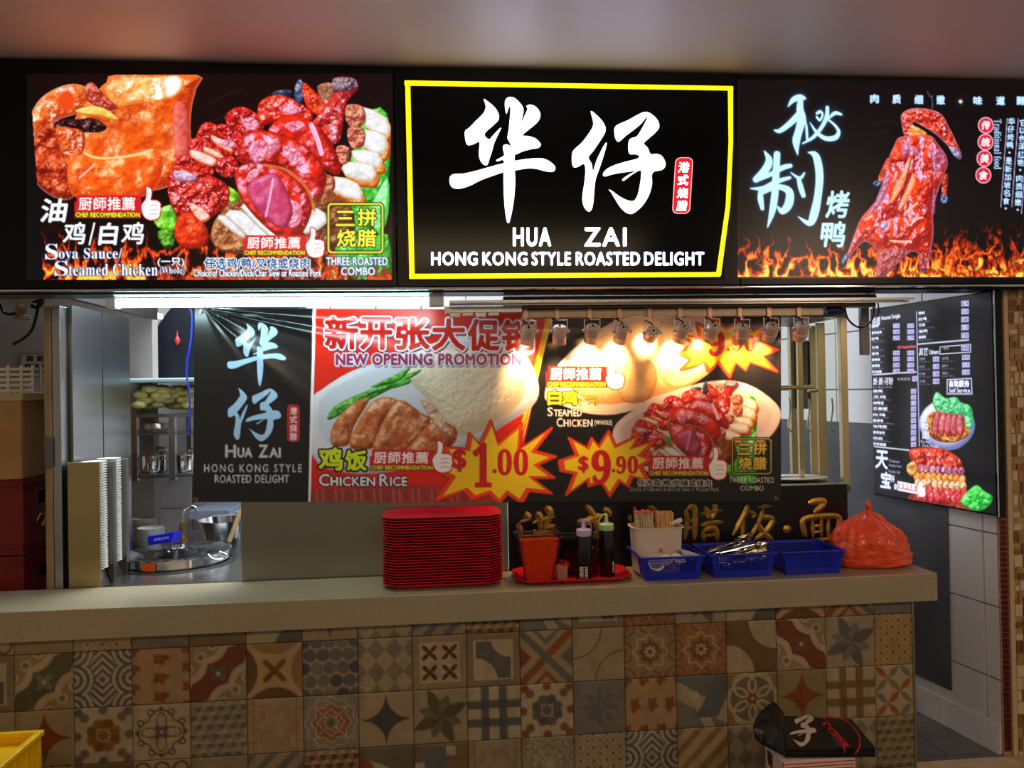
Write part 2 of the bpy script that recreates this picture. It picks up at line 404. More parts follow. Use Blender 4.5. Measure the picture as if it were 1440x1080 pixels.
for x in (3.18, 3.36):
    for y in (.1, .4, .7, 1.0, 1.3):
        struct('trim_floor_tile', MB().box((x, y, .1), (x+.176, y+.296, .104)), MATS['grey_quarry_tile'])
# pillar with mosaic
PY = .075; PX = max(atY(1411, 600, PY).x, 3.594)
pil = struct('column', MB().box((PX, PY, 0), (PX+.7, PY+.0, 2.0)) if 0 else MB().box((PX-.002, PY, 0), (PX+1.3, PY+.12, 2.0)), mat('tan_grout', (176, 146, 112), .8, var=.15, scale=20))
PC = [mat('mosaic_brown', (128, 88, 52), .3, var=.15), mat('mosaic_cream', (214, 190, 150), .3, var=.1), mat('mosaic_tan', (172, 132, 88), .3, var=.15), mat('mosaic_ochre', (150, 104, 52), .3, var=.15)]
z = .02; k = 0
rnd = random.Random(7)
x = PX+.028
lip = MB().box((PX+.004, PY-.011, 0), (PX+.024, PY, 2.0))
part('edge_trim', lip, mat('beige_edge', (206, 178, 140), .5), pil)
n_piece = 0; rest = MB()
while z < 1.98:
    x = PX+.030; h = .046 if k % 3 else .040
    while x < PX+1.24:
        wdt = rnd.choice([.014, .018, .022, .030, .036]); sk = rnd.uniform(-.004, .004)
        hh = h if rnd.random() < .8 else h*.5
        mb = MB().hexa([(x, PY, z), (x+wdt, PY, z), (x+wdt, PY-.007, z), (x, PY-.007, z)][::-1], [(x+sk, PY, z+hh), (x+wdt+sk*.5, PY, z+hh), (x+wdt+sk*.5, PY-.007, z+hh), (x+sk, PY-.007, z+hh)][::-1])
        if x < PX+.15 and n_piece < 290: part('mosaic_piece', mb, rnd.choice(PC+[PC[1]]), pil); n_piece += 1
        else: rest.add(mb.v, mb.f)
        x += wdt+.005
    z += h+.006; k += 1
part('mosaic_field', rest, PC[2], pil, kind='stuff')
rm = MB(); z = .12
while z < 2.0:
    for j in range(2): rm.box((PX-.030+j*.014, PY-.010, z), (PX-.018+j*.014, PY-.004, z+.018))
    z += .022
part('red_mosaic_strip', rm, mat('mosaic_maroon', (92, 24, 20), .25, var=.3, scale=60), pil, kind='stuff', label='narrow strip of small maroon mosaic squares')
part('strip_backing', MB().box((PX-.033, PY-.004, 0), (PX-.001, PY+.004, 2.0)), MATS['tan_grout'], pil)

# left side of the stall
LX = -.15
struct('wall_left', MB().box((LX-.03, .345, 0), (LX, .92, 1.99)), steel_dark)
for y0, y1 in ((.345, .615), (.625, .915)):
    struct('trim_steel_sheet', MB().box((LX, y0, .80), (LX+.004, y1, 2.0)), steel)
struct('wall_light_blocker', MB().box((LX-.03, .15, 2.03), (LX, 1.3, CZ)), steel_dark)  # unseen wall piece added to block kitchen light from the far left
struct('wall_far_left', MB().box((-3, 1.3, 0), (LX-.03, 1.38, CZ)), mat('dusty_grey_wall', (136, 128, 122), .8, var=.08, scale=3))
t = thing('post', 'steel corner post with a tan wooden strip at the left end of the stall', 'post', (-.17, .3, .80))
a = atY(65, 800, .28).x; b = atY(77, 800, .28).x; c = atY(88.5, 800, .28).x
part('wooden_strip', MB().box((a, .28, .80), (b-.004, .34, 1.99)), wood, t, bevel=.002)
part('steel_post', MB().box((b, .28, .80), (c, .34, 1.99)), steel, t, bevel=.002)
hz = atY(70, 657, .27).z
part('hinge', MB().box((a+.004, .268, hz), (b+.002, .279, hz+.115)), steel_dark, t, bevel=.002)

# ------------------------------------------------------------------ counter and its patterned tiles
ct = thing('counter', 'long stall counter faced with patterned patchwork tiles under a beige speckled stone top', 'counter', (1.3, 0, 0))
def speckle():
    m = mat('speckled_stone', (164, 152, 126), .3, var=.05, scale=4); nt = m.node_tree; b = nt.nodes['Principled BSDF']
    old = b.inputs['Base Color'].links[0].from_socket; v = nt.nodes.new('ShaderNodeTexVoronoi'); v.inputs['Scale'].default_value = 220
    tc = [n for n in nt.nodes if n.type == 'TEX_COORD'][0]; nt.links.new(tc.outputs['Object'], v.inputs['Vector'])
    r = nt.nodes.new('ShaderNodeValToRGB'); r.color_ramp.elements[0].position = .10; r.color_ramp.elements[1].position = .3
    r.color_ramp.elements[0].color = (.62, .57, .42, 1); r.color_ramp.elements[1].color = (0, 0, 0, 1)
    nt.links.new(v.outputs['Distance'], r.inputs[0]); mx = nt.nodes.new('ShaderNodeMix'); mx.data_type = 'RGBA'; mx.blend_type = 'ADD'
    mx.inputs[0].default_value = .35; nt.links.new(old, mx.inputs[6]); nt.links.new(r.outputs[0], mx.inputs[7]); nt.links.new(mx.outputs[2], b.inputs['Base Color']); return m
stone = speckle()
XE = 3.165
part('countertop', MB().box((-1.1, -.04, .776), (3.24, .275, .884)), stone, ct, bevel=.003)
part('body', MB().box((-1.1, .008, 0), (XE-.004, .24, .776)), grout, ct)
part('corner_trim', MB().box((XE-.008, -.001, 0), (XE, .24, .776)), mat('aluminium_trim', (176, 160, 136), .35, .8), ct)

def mixc(base, col, m): m = np.clip(m, 0, 1)[..., None]; return base*(1-m)+np.array(col)/255.*m
def flat(u, c): return np.zeros(u.shape+(3,))+np.array(c)/255.
CRM, TAN, OCH, RUST, BRN, GRY, BLU, OLV, DK = (205,186,152), (172,150,118), (158,112,52), (140,66,30), (104,72,40), (138,132,122), (86,98,112), (116,114,90), (66,60,56)
def AA(d, s=60): return np.clip(d*s+.5, 0, 1)
def P_scroll(u, v, inner, core, mir=False, bg=TAN):
    if mir: u = 1-u
    c = flat(u, bg); a = (u+v-1)/1.414; b = (u-v)/1.414     # a across the band, b along
    w = .25-.07*np.abs(np.sin(b*7.))-.10*np.abs(b)
    c = mixc(c, OCH, AA(.50-np.abs(a)+.05*np.sin(b*14), 60)*.35)
    c = mixc(c, CRM, AA(w+.13-np.abs(a))); c = mixc(c, inner, AA(w-np.abs(a)))
    for q in (-1, 1):
        for t in (-.30, 0, .30):
            r = np.hypot(a-q*.43, b-t); c = mixc(c, CRM, AA(.095-r)); c = mixc(c, OLV if core != 0 else OCH, AA(.055-r))
    r = np.hypot(a, b); th = np.arctan2(b, a); c = mixc(c, core or GRY, AA(.13+.05*np.cos(4*th)-r)); return mixc(c, (214, 204, 182), AA(.035-r))
def P_interlace(u, v):
    c = flat(u, (196, 188, 168)); x = (u*2) % 1-.5; y = (v*2) % 1-.5; q = np.abs(x)+np.abs(y); r = np.hypot(np.abs(u-.5), np.abs(v-.5)); cc = np.minimum.reduce([np.hypot(u-i, v-j) for i in (0, 1) for j in (0, .5, 1)])
    return mixc(c, (92, 90, 88), AA(np.sin(np.where(cc < .36, cc*56, (np.abs(u-.5)+np.abs(v-.5))*46))*.5, 6))
def P_leafcol(u, v, rot=False):
    if rot: u, v = v, u
    c = flat(u, (186, 152, 110))
    for i in (0, .5, 1):
        for j in range(-1, 4):
            y = j*.34+(.17 if i == .5 else 0); dx, dy = u-i, v-y; r = np.hypot(dx, dy*1.1); th = np.arctan2(dy, dx)
            c = mixc(c, (150, 72, 26), AA(.13+.025*np.cos(5*th)-r)*np.clip((dy+.09)*20, 0, 1))
    return c
def P_cross(u, v):
    c = flat(u, (206, 172, 122))
    for a, b in ((.5, 1.35), (.5, -.35), (1.35, .5), (-.35, .5)):
        c = mixc(c, (110, 74, 36) if b > 1 or a < 0 else (170, 124, 76), AA(.55-np.hypot(u-a, v-b)))
    x, y = u-.5, v-.5; d = np.minimum(np.abs(x-y), np.abs(x+y))/1.414
    return mixc(c, (128, 72, 26), AA(.05-d)*AA(.2-np.maximum(np.abs(x), np.abs(y))))
def P_dots(u, v):
    c = flat(u, (178, 164, 140)); rs = np.random.RandomState(3)
    for j in range(5):
        for i in range(5):
            cx, cy = (i+.5*(j % 2))*.235+.02, j*.24+.02; c = mixc(c, [(92,94,104), (116,110,106), (72,78,92), (134,124,110)][rs.randint(4)], AA(.118-np.hypot(u-cx, v-cy)))
    return c
def P_argyle(u, v):
    x = u*3; y = v*2.4; a = (np.floor(x+y*1.0)+np.floor(x-y)) % 2; d = np.minimum(np.abs((x+y) % 1-.5), np.abs((x-y) % 1-.5))
    return mixc(flat(u, (186, 168, 134)), (138, 128, 108), a)
def P_petal4(u, v):
    c = flat(u, (168, 144, 108)); c = mixc(c, (206, 188, 150), AA(.37-np.maximum(np.abs(u-.5), np.abs(v-.5))))
    c = mixc(c, TAN, AA(.008-np.minimum(np.abs(u-.5), np.abs(v-.5)))*AA(.37-np.maximum(np.abs(u-.5), np.abs(v-.5))))
    x = np.abs(u-.5)-.185; y = np.abs(v-.5)-.185; a = (x+y)/1.414; b = (x-y)/1.414
    for p, q in ((a, b), (b, a)): c = mixc(c, (84, 48, 20), AA(.045*np.sin(np.clip(np.abs(p)/.2, 0, 1)*PI)-np.abs(q), 90)*(np.abs(p) < .2))
    return c
def P_frame(u, v):
    c = flat(u, (142, 126, 98)); c = mixc(c, (204, 186, 150), AA(.37-np.maximum(np.abs(u-.5), np.abs(v-.5))))
    s = ((u > .18) & (u < .82) & (v > .16) & (v < .84)); a = np.hypot(u-.82, v-.10) > .36; b = np.hypot(u-.14, v-.90) > .44
    return mixc(c, (96, 94, 92), (s & a & b & ((u-.3)-(v-.1) < .52))*1.)
def P_diag(u, v):
    c = flat(u, (178, 156, 118)); x, y = np.abs(u-.5), np.abs(v-.5); up = (v < .5)
    d = np.where(x > y, 0, 0); k1 = np.abs((u-.5)-(v-.5))/1.414; k2 = np.abs((u-.5)+(v-.5))/1.414
    c = mixc(c, (150, 78, 34), AA(.05-np.abs(k2-.02))); c = mixc(c, (104, 104, 104), AA(.045-np.abs(k1-.02)))
    q = (x+y); c = mixc(c, (150, 78, 34), AA(.05-np.abs((v-.5)-x-.30))); c = mixc(c, (110, 112, 112), AA(.05-np.abs((.5-v)-x-.28)))
    c = mixc(c, (138, 62, 30), AA((.5-u)-y-.28)); return mixc(c, (102, 102, 110), AA((u-.5)-y-.28))
def P_arcs(u, v):
    c = flat(u, (178, 158, 124))
    for a, b in ((0, 0), (1, 1)): c = mixc(c, (104, 84, 58), AA(.014-np.abs(np.hypot(u-a, v-b)-.56), 120))
    return c
def star(u, v, n, r0, r1):
    x, y = u-.5, v-.5; r = np.hypot(x, y); th = np.arctan2(y, x); t = np.abs(((th/(2*PI)*n) % 1)-.5)*2
    return r0+(r1-r0)*t-r
def P_octo(u, v, g1=(158, 128, 90), g2=(116, 80, 50), hi=(206, 190, 156)):
    c = flat(u, g1)
    for a, b in ((0, 0), (0, 1), (1, 0), (1, 1), (.5, -.05), (.5, 1.05), (-.05, .5), (1.05, .5)): c = mixc(c, g2, AA(.015-np.abs(np.hypot(u-a, v-b)-.2), 90)); c = mixc(c, g2, AA(.1-np.hypot(u-a, v-b))*.6)
    s = star(u, v, 8, .27, .37); c = mixc(c, hi, AA(s)); c = mixc(c, g1, AA(s-.035)); c = mixc(c, g2, AA(star(u, v, 8, .16, .23))); c = mixc(c, hi, AA(star(u, v, 8, .07, .13)))
    return mixc(c, g2, AA(.05-np.hypot(u-.5, v-.5)))
def P_bigdiag(u, v):
    c = flat(u, (112, 84, 52)); c = mixc(c, (190, 172, 134), AA(.55-np.hypot(u-1, v))); return mixc(c, (190, 172, 134), AA(.55-np.hypot(u, v-1)))
def P_leaves(u, v, g=(112, 106, 104), b=(176, 160, 130)):
    c = flat(u, b); x, y = u-.5, v-.5; r = np.hypot(x, y); th = np.arctan2(y, x)
    for k in range(8):
        a = th-k*PI/4-.35; a = (a+PI) % (2*PI)-PI; L = .56 if k % 2 else .42
        m = AA(.11*np.sin(np.clip(r/L, 0, 1)*PI)-np.abs(r*np.sin(a)))*(np.cos(a) > 0)*(r < L)
        c = mixc(c, np.array(g)*(.8 if k % 2 else 1.1), m*.9)
    return c
def P_lattice(u, v, bg=(196, 164, 104), dot=(104, 72, 34)):
    c = flat(u, bg); x = ((u+v)*4) % 1-.5; y = ((u-v)*4) % 1-.5; c = mixc(c, np.array(bg)*.8, AA(.07-np.minimum(np.abs(np.abs(x)-.5), np.abs(np.abs(y)-.5)), 14)*.7)
    return mixc(c, dot, AA(.14-np.maximum(np.abs(x), np.abs(y)), 14))
def P_star4(u, v, s=(136, 60, 22), bg=(180, 160, 120), bg2=(160, 142, 104)):
    c = flat(u, bg2); x, y = np.abs(u-.5), np.abs(v-.5); c = mixc(c, bg, AA(.5-np.minimum.reduce([np.hypot(u-i, v-j) for i in (0, 1) for j in (0, 1)])))
    return mixc(c, s, AA(np.minimum(np.hypot(x-.45, y-.45)-.44, .44-np.maximum(x, y)), 70)*(np.maximum(x, y) < .44))
def P_rosette(u, v, a=(150, 96, 36), b=(96, 104, 106), bg=(206, 190, 156)):
    c = flat(u, bg)
    def pt(cx, cy, r, col):
        nonlocal c; x, y = u-cx, v-cy; rr = np.hypot(x, y); th = np.arctan2(y, x); c = mixc(c, col, AA(r+.012*np.cos(8*th)-rr, 70))
    pt(.5, .5, .10, a)
    for k in range(8):
        t = k*PI/4+.39; pt(.5+.21*math.cos(t), .5+.21*math.sin(t), .092, a if k % 2 else tuple(np.array(a)*.85))
        t = k*PI/4; pt(.5+.42*math.cos(t)*1.08, .5+.42*math.sin(t)*1.08, .08, b if k % 2 == 0 else tuple((np.array(a)+np.array(b))/2))
    for i in (.08, .92):
        for j in (.08, .92): pt(i, j, .075, b)
    return c
def P_floral(u, v):
    c = flat(u, (202, 184, 148)); x, y = u-.5, v-.5; r = np.hypot(x, y); th = np.arctan2(y, x); k = (70, 56, 44)
    c = mixc(c, k, AA(.014-np.abs(r-(.30+.10*np.abs(np.cos(2*th)))), 90)); c = mixc(c, k, AA(.012-np.abs(r-(.22+.12*np.cos(4*th))), 90))
    for q in range(4):
        t = q*PI/2; c = mixc(c, (92, 88, 90), AA(.062-np.hypot(x-.09*math.cos(t+.78), y-.09*math.sin(t+.78)))); c = mixc(c, k, AA(.035-np.hypot((x-.42*math.cos(t)), (y-.42*math.sin(t)))))
        for e in (-.32, .32): c = mixc(c, k, AA(.012-np.abs(np.hypot(x-.40*math.cos(t+.78+e), y-.40*math.sin(t+.78+e))-.05), 90))
    return c
def P_cubes(u, v, a=(150, 142, 122), b=(104, 98, 86), d=(180, 170, 148)):
    x = u*5; y = v*6; j = np.floor(y); x = x+.5*(j % 2); fx, fy = x % 1, y % 1; c = flat(u, a)
    c = mixc(c, d, ((fy < .5) & (np.abs(fx-.5) < fy))*1.); return mixc(c, b, ((fx > .5) & (fy > .5))*.9)
def P_linestar(u, v, l=(180, 112, 66), bg=(184, 156, 126)):
    c = flat(u, bg)
    for sc in (.34, .43): c = mixc(c, l, AA(.011-np.abs(star(u, v, 6, sc*.62, sc)), 90))
    c = mixc(c, l, AA(.010-np.abs(u-.12), 90)); c = mixc(c, l, AA(.010-np.abs(u-.88), 90)); return mixc(c, l, AA(.010-np.abs(np.abs(v-.5)-.25-.1*np.abs(u-.5)), 90)*(np.abs(u-.5) > .33))
def P_mandala(u, v):
    c = flat(u, (150, 140, 122)); x, y = u-.5, v-.5; r = np.hypot(x, y); th = np.arctan2(y, x); L = (206, 196, 176)
    c = mixc(c, (168, 96, 48), AA(.33-r)); c = mixc(c, (110, 92, 76), AA(.12-r))
    for R, k, q in ((.12, 8, .02), (.22, 8, .03), (.33, 8, .03), (.45, 12, .03)): c = mixc(c, L, AA(.012-np.abs(r-R-q*np.cos(k*th)), 90))
    return mixc(c, L, AA(.012-np.abs(np.sin(4*th)*r*.35), 90)*(r < .42)*(r > .06))
def P_plaid(u, v, b=(62, 72, 80), bg=(200, 186, 150)):
    c = flat(u, bg); mx = np.maximum(AA(.075-np.abs(u-.33)), AA(.075-np.abs(u-.67))); my = np.maximum(AA(.075-np.abs(v-.33)), AA(.075-np.abs(v-.67)))
    c = mixc(c, b, mx*.8); return mixc(c, b, my*.8)
def P_snow(u, v):
    c = flat(u, (124, 122, 118)); x, y = u-.5, v-.5; r = np.hypot(x, y); th = np.arctan2(y, x)
    return mixc(mixc(c, (92, 98, 110), AA(.10+.25*np.abs(np.cos(4*th))**2-r, 20)*.7), (150, 144, 132), AA(.012-np.abs(r-.36-.05*np.cos(8*th)), 40)*.6)
def P_tri(u, v):
    c = flat(u, (182, 166, 132)); c = mixc(c, (104, 112, 108), (v < .5-.5*np.abs(u-.7)*1.2)*(u < .95)*1.); c = mixc(c, (120, 122, 112), ((v > .45+.5*u))*1.); c = mixc(c, (198, 184, 150), (np.abs(u-.15-.5*v) < .10)*(v > .3)*1.); return mixc(c, (92, 102, 104), ((u-.5)+(v-.55)*.6 > 0)*(v < .8)*(u < .9-.5*v+.3)*1.)
def P_circlat(u, v):
    c = flat(u, (150, 122, 74)); L = (200, 186, 150); x, y = u-.5, v-.5; r = np.hypot(x, y); th = np.arctan2(y, x)
    c = mixc(c, (112, 104, 76), AA(.5-r)); c = mixc(c, L, AA(.025-np.abs(r-.46)))
    for k in range(6): t = k*PI/3; c = mixc(c, L, AA(.024-np.abs(np.hypot(x-.30*math.cos(t), y-.30*math.sin(t))-.22)))
    c = mixc(c, (128, 76, 30), AA(star(u, v, 6, .09, .13))); return mixc(c, L, AA(.035-r))
def P_petals(u, v):
    c = flat(u, (200, 184, 150)); cols = [(176, 88, 34), (118, 124, 120), (128, 122, 84)]
    for i in range(3):
        for j in range(3):
            x = u*2-i+.0; y = v*2-j; a = (x+y)/1.414; b = (x-y)/1.414
            for q, (p, s) in enumerate(((a, b), (b, a))): c = mixc(c, cols[(i+j+q) % 3], AA(.12*np.sin(np.clip(np.abs(p)/.7, 0, 1)*PI)-np.abs(s), 30)*(np.abs(p) < .7))
    return c
def P_stripes(u, v, a=(160, 120, 66), b=(200, 176, 132)): return mixc(flat(u, b), a, ((u+v)*2.6 % 1 < .45)*1.)
def P_arcleaf(u, v):
    c = flat(u, (106, 102, 78)); c = mixc(c, (196, 180, 146), AA(.75-np.hypot(u-.1, v-1.0))); c = mixc(c, (150, 76, 30), AA(.30-np.hypot(u, v-.5))*(u < .25)); return mixc(c, (92, 96, 84), AA(.4-np.hypot(u-.9, v-1.1)))
def P_octag(u, v):
    c = flat(u, (128, 104, 74)); o = lambda a, b, r: r-np.maximum(np.maximum(np.abs(u-a), np.abs(v-b)), (np.abs(u-a)+np.abs(v-b))*.72)
    c = mixc(c, (92, 104, 108), AA(o(.38, .3, .25))); c = mixc(c, (146, 110, 70), AA(o(.82, .6, .22))); c = mixc(c, (202, 188, 156), AA(.09-np.maximum(np.abs(u-.68), np.abs(v-.14)))); return mixc(c, (202, 188, 156), AA(.09-np.maximum(np.abs(u-.1), np.abs(v-.42))))
def P_web(u, v):
    c = flat(u, (150, 140, 116)); L = (206, 196, 166)
    for R in (.12, .28, .45, .6): c = mixc(c, L, AA(.010-np.abs(star(u, v, 12, R*.8, R)), 90))
    th = np.arctan2(v-.5, u-.5); return mixc(c, L, AA(.010-np.abs(np.sin(6*th)*np.hypot(u-.5, v-.5)*.2), 90))
def P_chain(u, v):
    c = flat(u, (192, 172, 132)); x = (u*3) % 1-.5; y = (v*3) % 1-.5; r = np.hypot(x, y); return mixc(c, (84, 66, 46), AA(.06-np.abs(r-.38), 16))
def P_plain(u, v, c=(166, 146, 112)): return flat(u, c)*(1+.08*(fbm(u*6, v*6, 5)-.5))[..., None]
GREEN_S = lambda u, v: P_scroll(u, v, (84, 84, 64), (124, 124, 96))
RUST_S = lambda u, v: P_scroll(u, v, (124, 56, 30), (96, 92, 96)); RUST_M = lambda u, v: P_scroll(u, v, (120, 58, 28), (112, 80, 56), True)
DKST = lambda u, v: P_star4(u, v, (62, 70, 70), (186, 166, 130), (176, 156, 120)); OLST = lambda u, v: P_star4(u, v, (138, 66, 20), (150, 134, 90), (138, 122, 80))
OLF = lambda u, v: P_leaves(u, v, (96, 90, 62)); ORO = lambda u, v: P_octo(u, v, (164, 112, 66), (134, 70, 36), (208, 186, 146))
GRO = lambda u, v: P_rosette(u, v, (96, 98, 92), (140, 76, 34)); CROT = lambda u, v: P_leafcol(u, v, True)
BPL = lambda u, v: P_plaid(u, v, (112, 80, 40), (200, 178, 130)); BCU = lambda u, v: P_cubes(u, v, (150, 116, 84), (92, 50, 28), (196, 172, 134))
LAT2 = lambda u, v: P_lattice(u, v, (190, 168, 132), (92, 70, 46)); PLS = lambda u, v: P_linestar(u, v, (130, 116, 92), (172, 152, 118)); GST = lambda u, v: P_stripes(u, v, (104, 108, 110), (166, 150, 122)); GCU = lambda u, v: P_cubes(u, v, (138, 128, 92), (96, 84, 60), (170, 156, 116))
BG = lambda u, v: P_plain(u, v, (128, 120, 108)); PB = lambda u, v: P_plain(u, v, (124, 92, 64))
ROWS = [
 [BG, PLS, P_plain, P_chain, P_plain, LAT2, BG, P_octag, P_arcleaf, P_star4, P_argyle, GST, BCU, P_tri, P_frame, ORO, P_leaves, P_arcleaf, P_cross, P_diag, P_snow],
 [P_arcs, CROT, P_frame, P_frame, GREEN_S, P_interlace, P_leafcol, RUST_S, P_cross, P_dots, P_argyle, P_petal4, P_frame, P_diag, P_arcs, P_octo, ORO, P_bigdiag, RUST_M, P_leaves, P_lattice],
 [P_web, BCU, P_plaid, P_bigdiag, P_star4, P_rosette, P_floral, P_cubes, P_linestar, P_mandala, DKST, OLF, P_plaid, GRO, P_snow, CROT, P_tri, P_circlat, OLST, BPL, P_petals],
 [GCU, P_octag, RUST_S, P_argyle, P_lattice, PB, P_chain, P_plain, GST, BCU, P_arcleaf, P_octag, PLS, P_web, LAT2, P_interlace, P_stripes, P_argyle, P_floral, P_argyle, GCU],
 [P_plaid, P_floral, P_dots, ORO, RUST_M, P_mandala, P_diag, GREEN_S, P_bigdiag, OLST, P_rosette, P_leaves, P_stripes, P_cross, P_snow, P_petal4, P_circlat, GST, P_web, P_octo, P_dots]]
TM = {}; tile_mat = print_mat('patterned_tile_glaze', rough=.38, spec=.4, bump=.12)
def tile_mesh(fn, u0, u1, v0, v1):
    k = (fn, u0, u1, v0, v1)
    if k in TM: return TM[k]
    nx, ny = max(4, int(44*(u1-u0))), max(4, int(44*(v1-v0)))
    U, V = np.meshgrid(np.linspace(u0, u1, nx), np.linspace(v0, v1, ny)); c = fn(U, V)
    c = (c*.80+np.array((150, 122, 90))/255.*.20)*(.78+.2*fbm(U*5, V*5, 11))[..., None]; c = s2l(np.clip(c, 0, 1))
    X = (U-u0)*.2; Z = -(V-v0)*.2; g = .0012; X = np.clip(X, g, (u1-u0)*.2-g); Z = np.clip(Z, -(v1-v0)*.2+g, -g)
    Yd = np.zeros(X.shape); Yd[0] = Yd[-1] = .001; Yd[:, 0] = Yd[:, -1] = .001
    top = np.stack([X, Yd, Z], -1).reshape(-1, 3); idx = np.arange(nx*ny).reshape(ny, nx)
    q = np.stack([idx[:-1, :-1], idx[1:, :-1], idx[1:, 1:], idx[:-1, 1:]], -1).reshape(-1, 4)
    rim = np.concatenate([idx[0], idx[1:, -1], idx[-1, ::-1][1:], idx[::-1, 0][1:-1]]); back = top[rim].copy(); back[:, 1] = .009
    n0 = nx*ny; m = len(rim); r2 = np.arange(m)+n0; q2 = np.stack([rim, np.roll(rim, -1), np.roll(r2, -1), r2], -1)
    cc = c.reshape(-1, 3); TM[k] = grid_mesh('tile', np.concatenate([top, back]), np.concatenate([q, q2]), np.concatenate([cc, cc[rim]*.6]), tile_mat, None, link=False); return TM[k]
for j, row in enumerate(ROWS):
    for i, fn in enumerate(row):
        x = (i-5)*.2; v0 = .72 if j == 0 else 0; ztop = .72-(j-1)*.2 if j else .776
        u1 = 1 if i < 20 else (XE-.008-3.0)/.2
        me = tile_mesh(fn, 0, round(u1, 3), v0, .59 if j == 4 else 1)
        o = bpy.data.objects.new('tile', me); COL.objects.link(o); o.parent = ct; o.location = Vector((x, 0, ztop))-BASE[ct]
# ------------------------------------------------------------------ lightbox signs above the stall
SY = -.05
sf = plane_map((0, SY, 0), (0, 1, 0))
lit = print_mat('backlit_print', emit=1.18, rough=.25, spec=.3)
def sign_panel(name, x0, x1, label, cat='sign'):
    t = thing(name, label, cat, ((x0+x1)/2, SY, 2.01))
    part('casing', MB().box((x0, SY, 2.012), (x1, .14, 2.822)), black_gloss, t, bevel=.004)
    return t
xa, xb = atY(556, 250, SY).x, atY(1038, 250, SY).x
s1 = sign_panel('food_lightbox', -1.1, xa-.002, 'backlit menu lightbox showing a whole soya chicken and roasted meats, left above the stall')
s2 = sign_panel('shop_sign', xa, xb, 'black central shop sign with big white calligraphy and a yellow tape border')
s3 = sign_panel('food_lightbox', xb+.002, 4.6, 'backlit lightbox showing a hanging roast duck over flames, right above the stall')
def chef_label(c, x0, y0, x1, y1, tb):
    """red tag, white characters, yellow line, thumb; tb = box of the thumb"""
    h = y1-y0
    c.poly([(x0, y0+h*.28), (x0+3, y0+h*.28), (x0+3, y0), (x1, y0), (x1, y1), (x0, y1)], (206, 26, 30))
    c.text('厨師推薦', (x0+6, y0+h*.08, x1-9, y0+h*.64), (250, 250, 250), grow=.35)
    c.rect(x0+1, y0+h*.72, x1-2, y1-.5, (90, 60, 10)); c.text('CHEF RECOMMENDATION', (x0+2, y0+h*.75, x1-3, y1-h*.06), (250, 225, 40), grow=.3)
    a, b, d, e = tb; W, H = d-a, e-b; f = lambda p: [(a+x*W, b+y*H) for x, y in p]
    sh = [(.30, .0), (.48, .06), (.50, .22), (.46, .40), (.78, .42), (.96, .50), (.95, .60), (.99, .68), (.93, .78), (.92, .88), (.78, .96), (.45, .99), (.18, .90), (.06, .72), (.05, .55), (.25, .38), (.30, .2)]
    c.poly(f(sh), (206, 26, 30), smooth=3, grow=2.0); c.poly(f(sh), (250, 250, 252), smooth=3, grow=.6)
    for y in (.56, .70, .84): c.line(f([(.42, y+.02), (.62, y-.02), (.86, y)]), .7, (190, 90, 110), smooth=3)
def combo_box(c, x0, y0, x1, y1, col=(238, 236, 60), th=2.4):
    r = 3; P = [(x0+r, y0), (x1-r, y0), (x1, y0+r), (x1, y1-r), (x1-r, y1), (x0+r, y1), (x0, y1-r), (x0, y0+r)]
    c.line(P, th+3, (20, 24, 8), closed=True); c.line(P, th, col, closed=True)
    w, h = x1-x0, y1-y0
    for ch, u, v in (('三', .14, .15), ('拼', .54, .10), ('烧', .16, .53), ('腊', .54, .53)):
        c.text(ch, (x0+w*u, y0+h*v, x0+w*(u+.34), y0+h*(v+(.30 if ch == '三' else .35))), col, grow=.6, out=(20, 24, 8), ow=1.3)
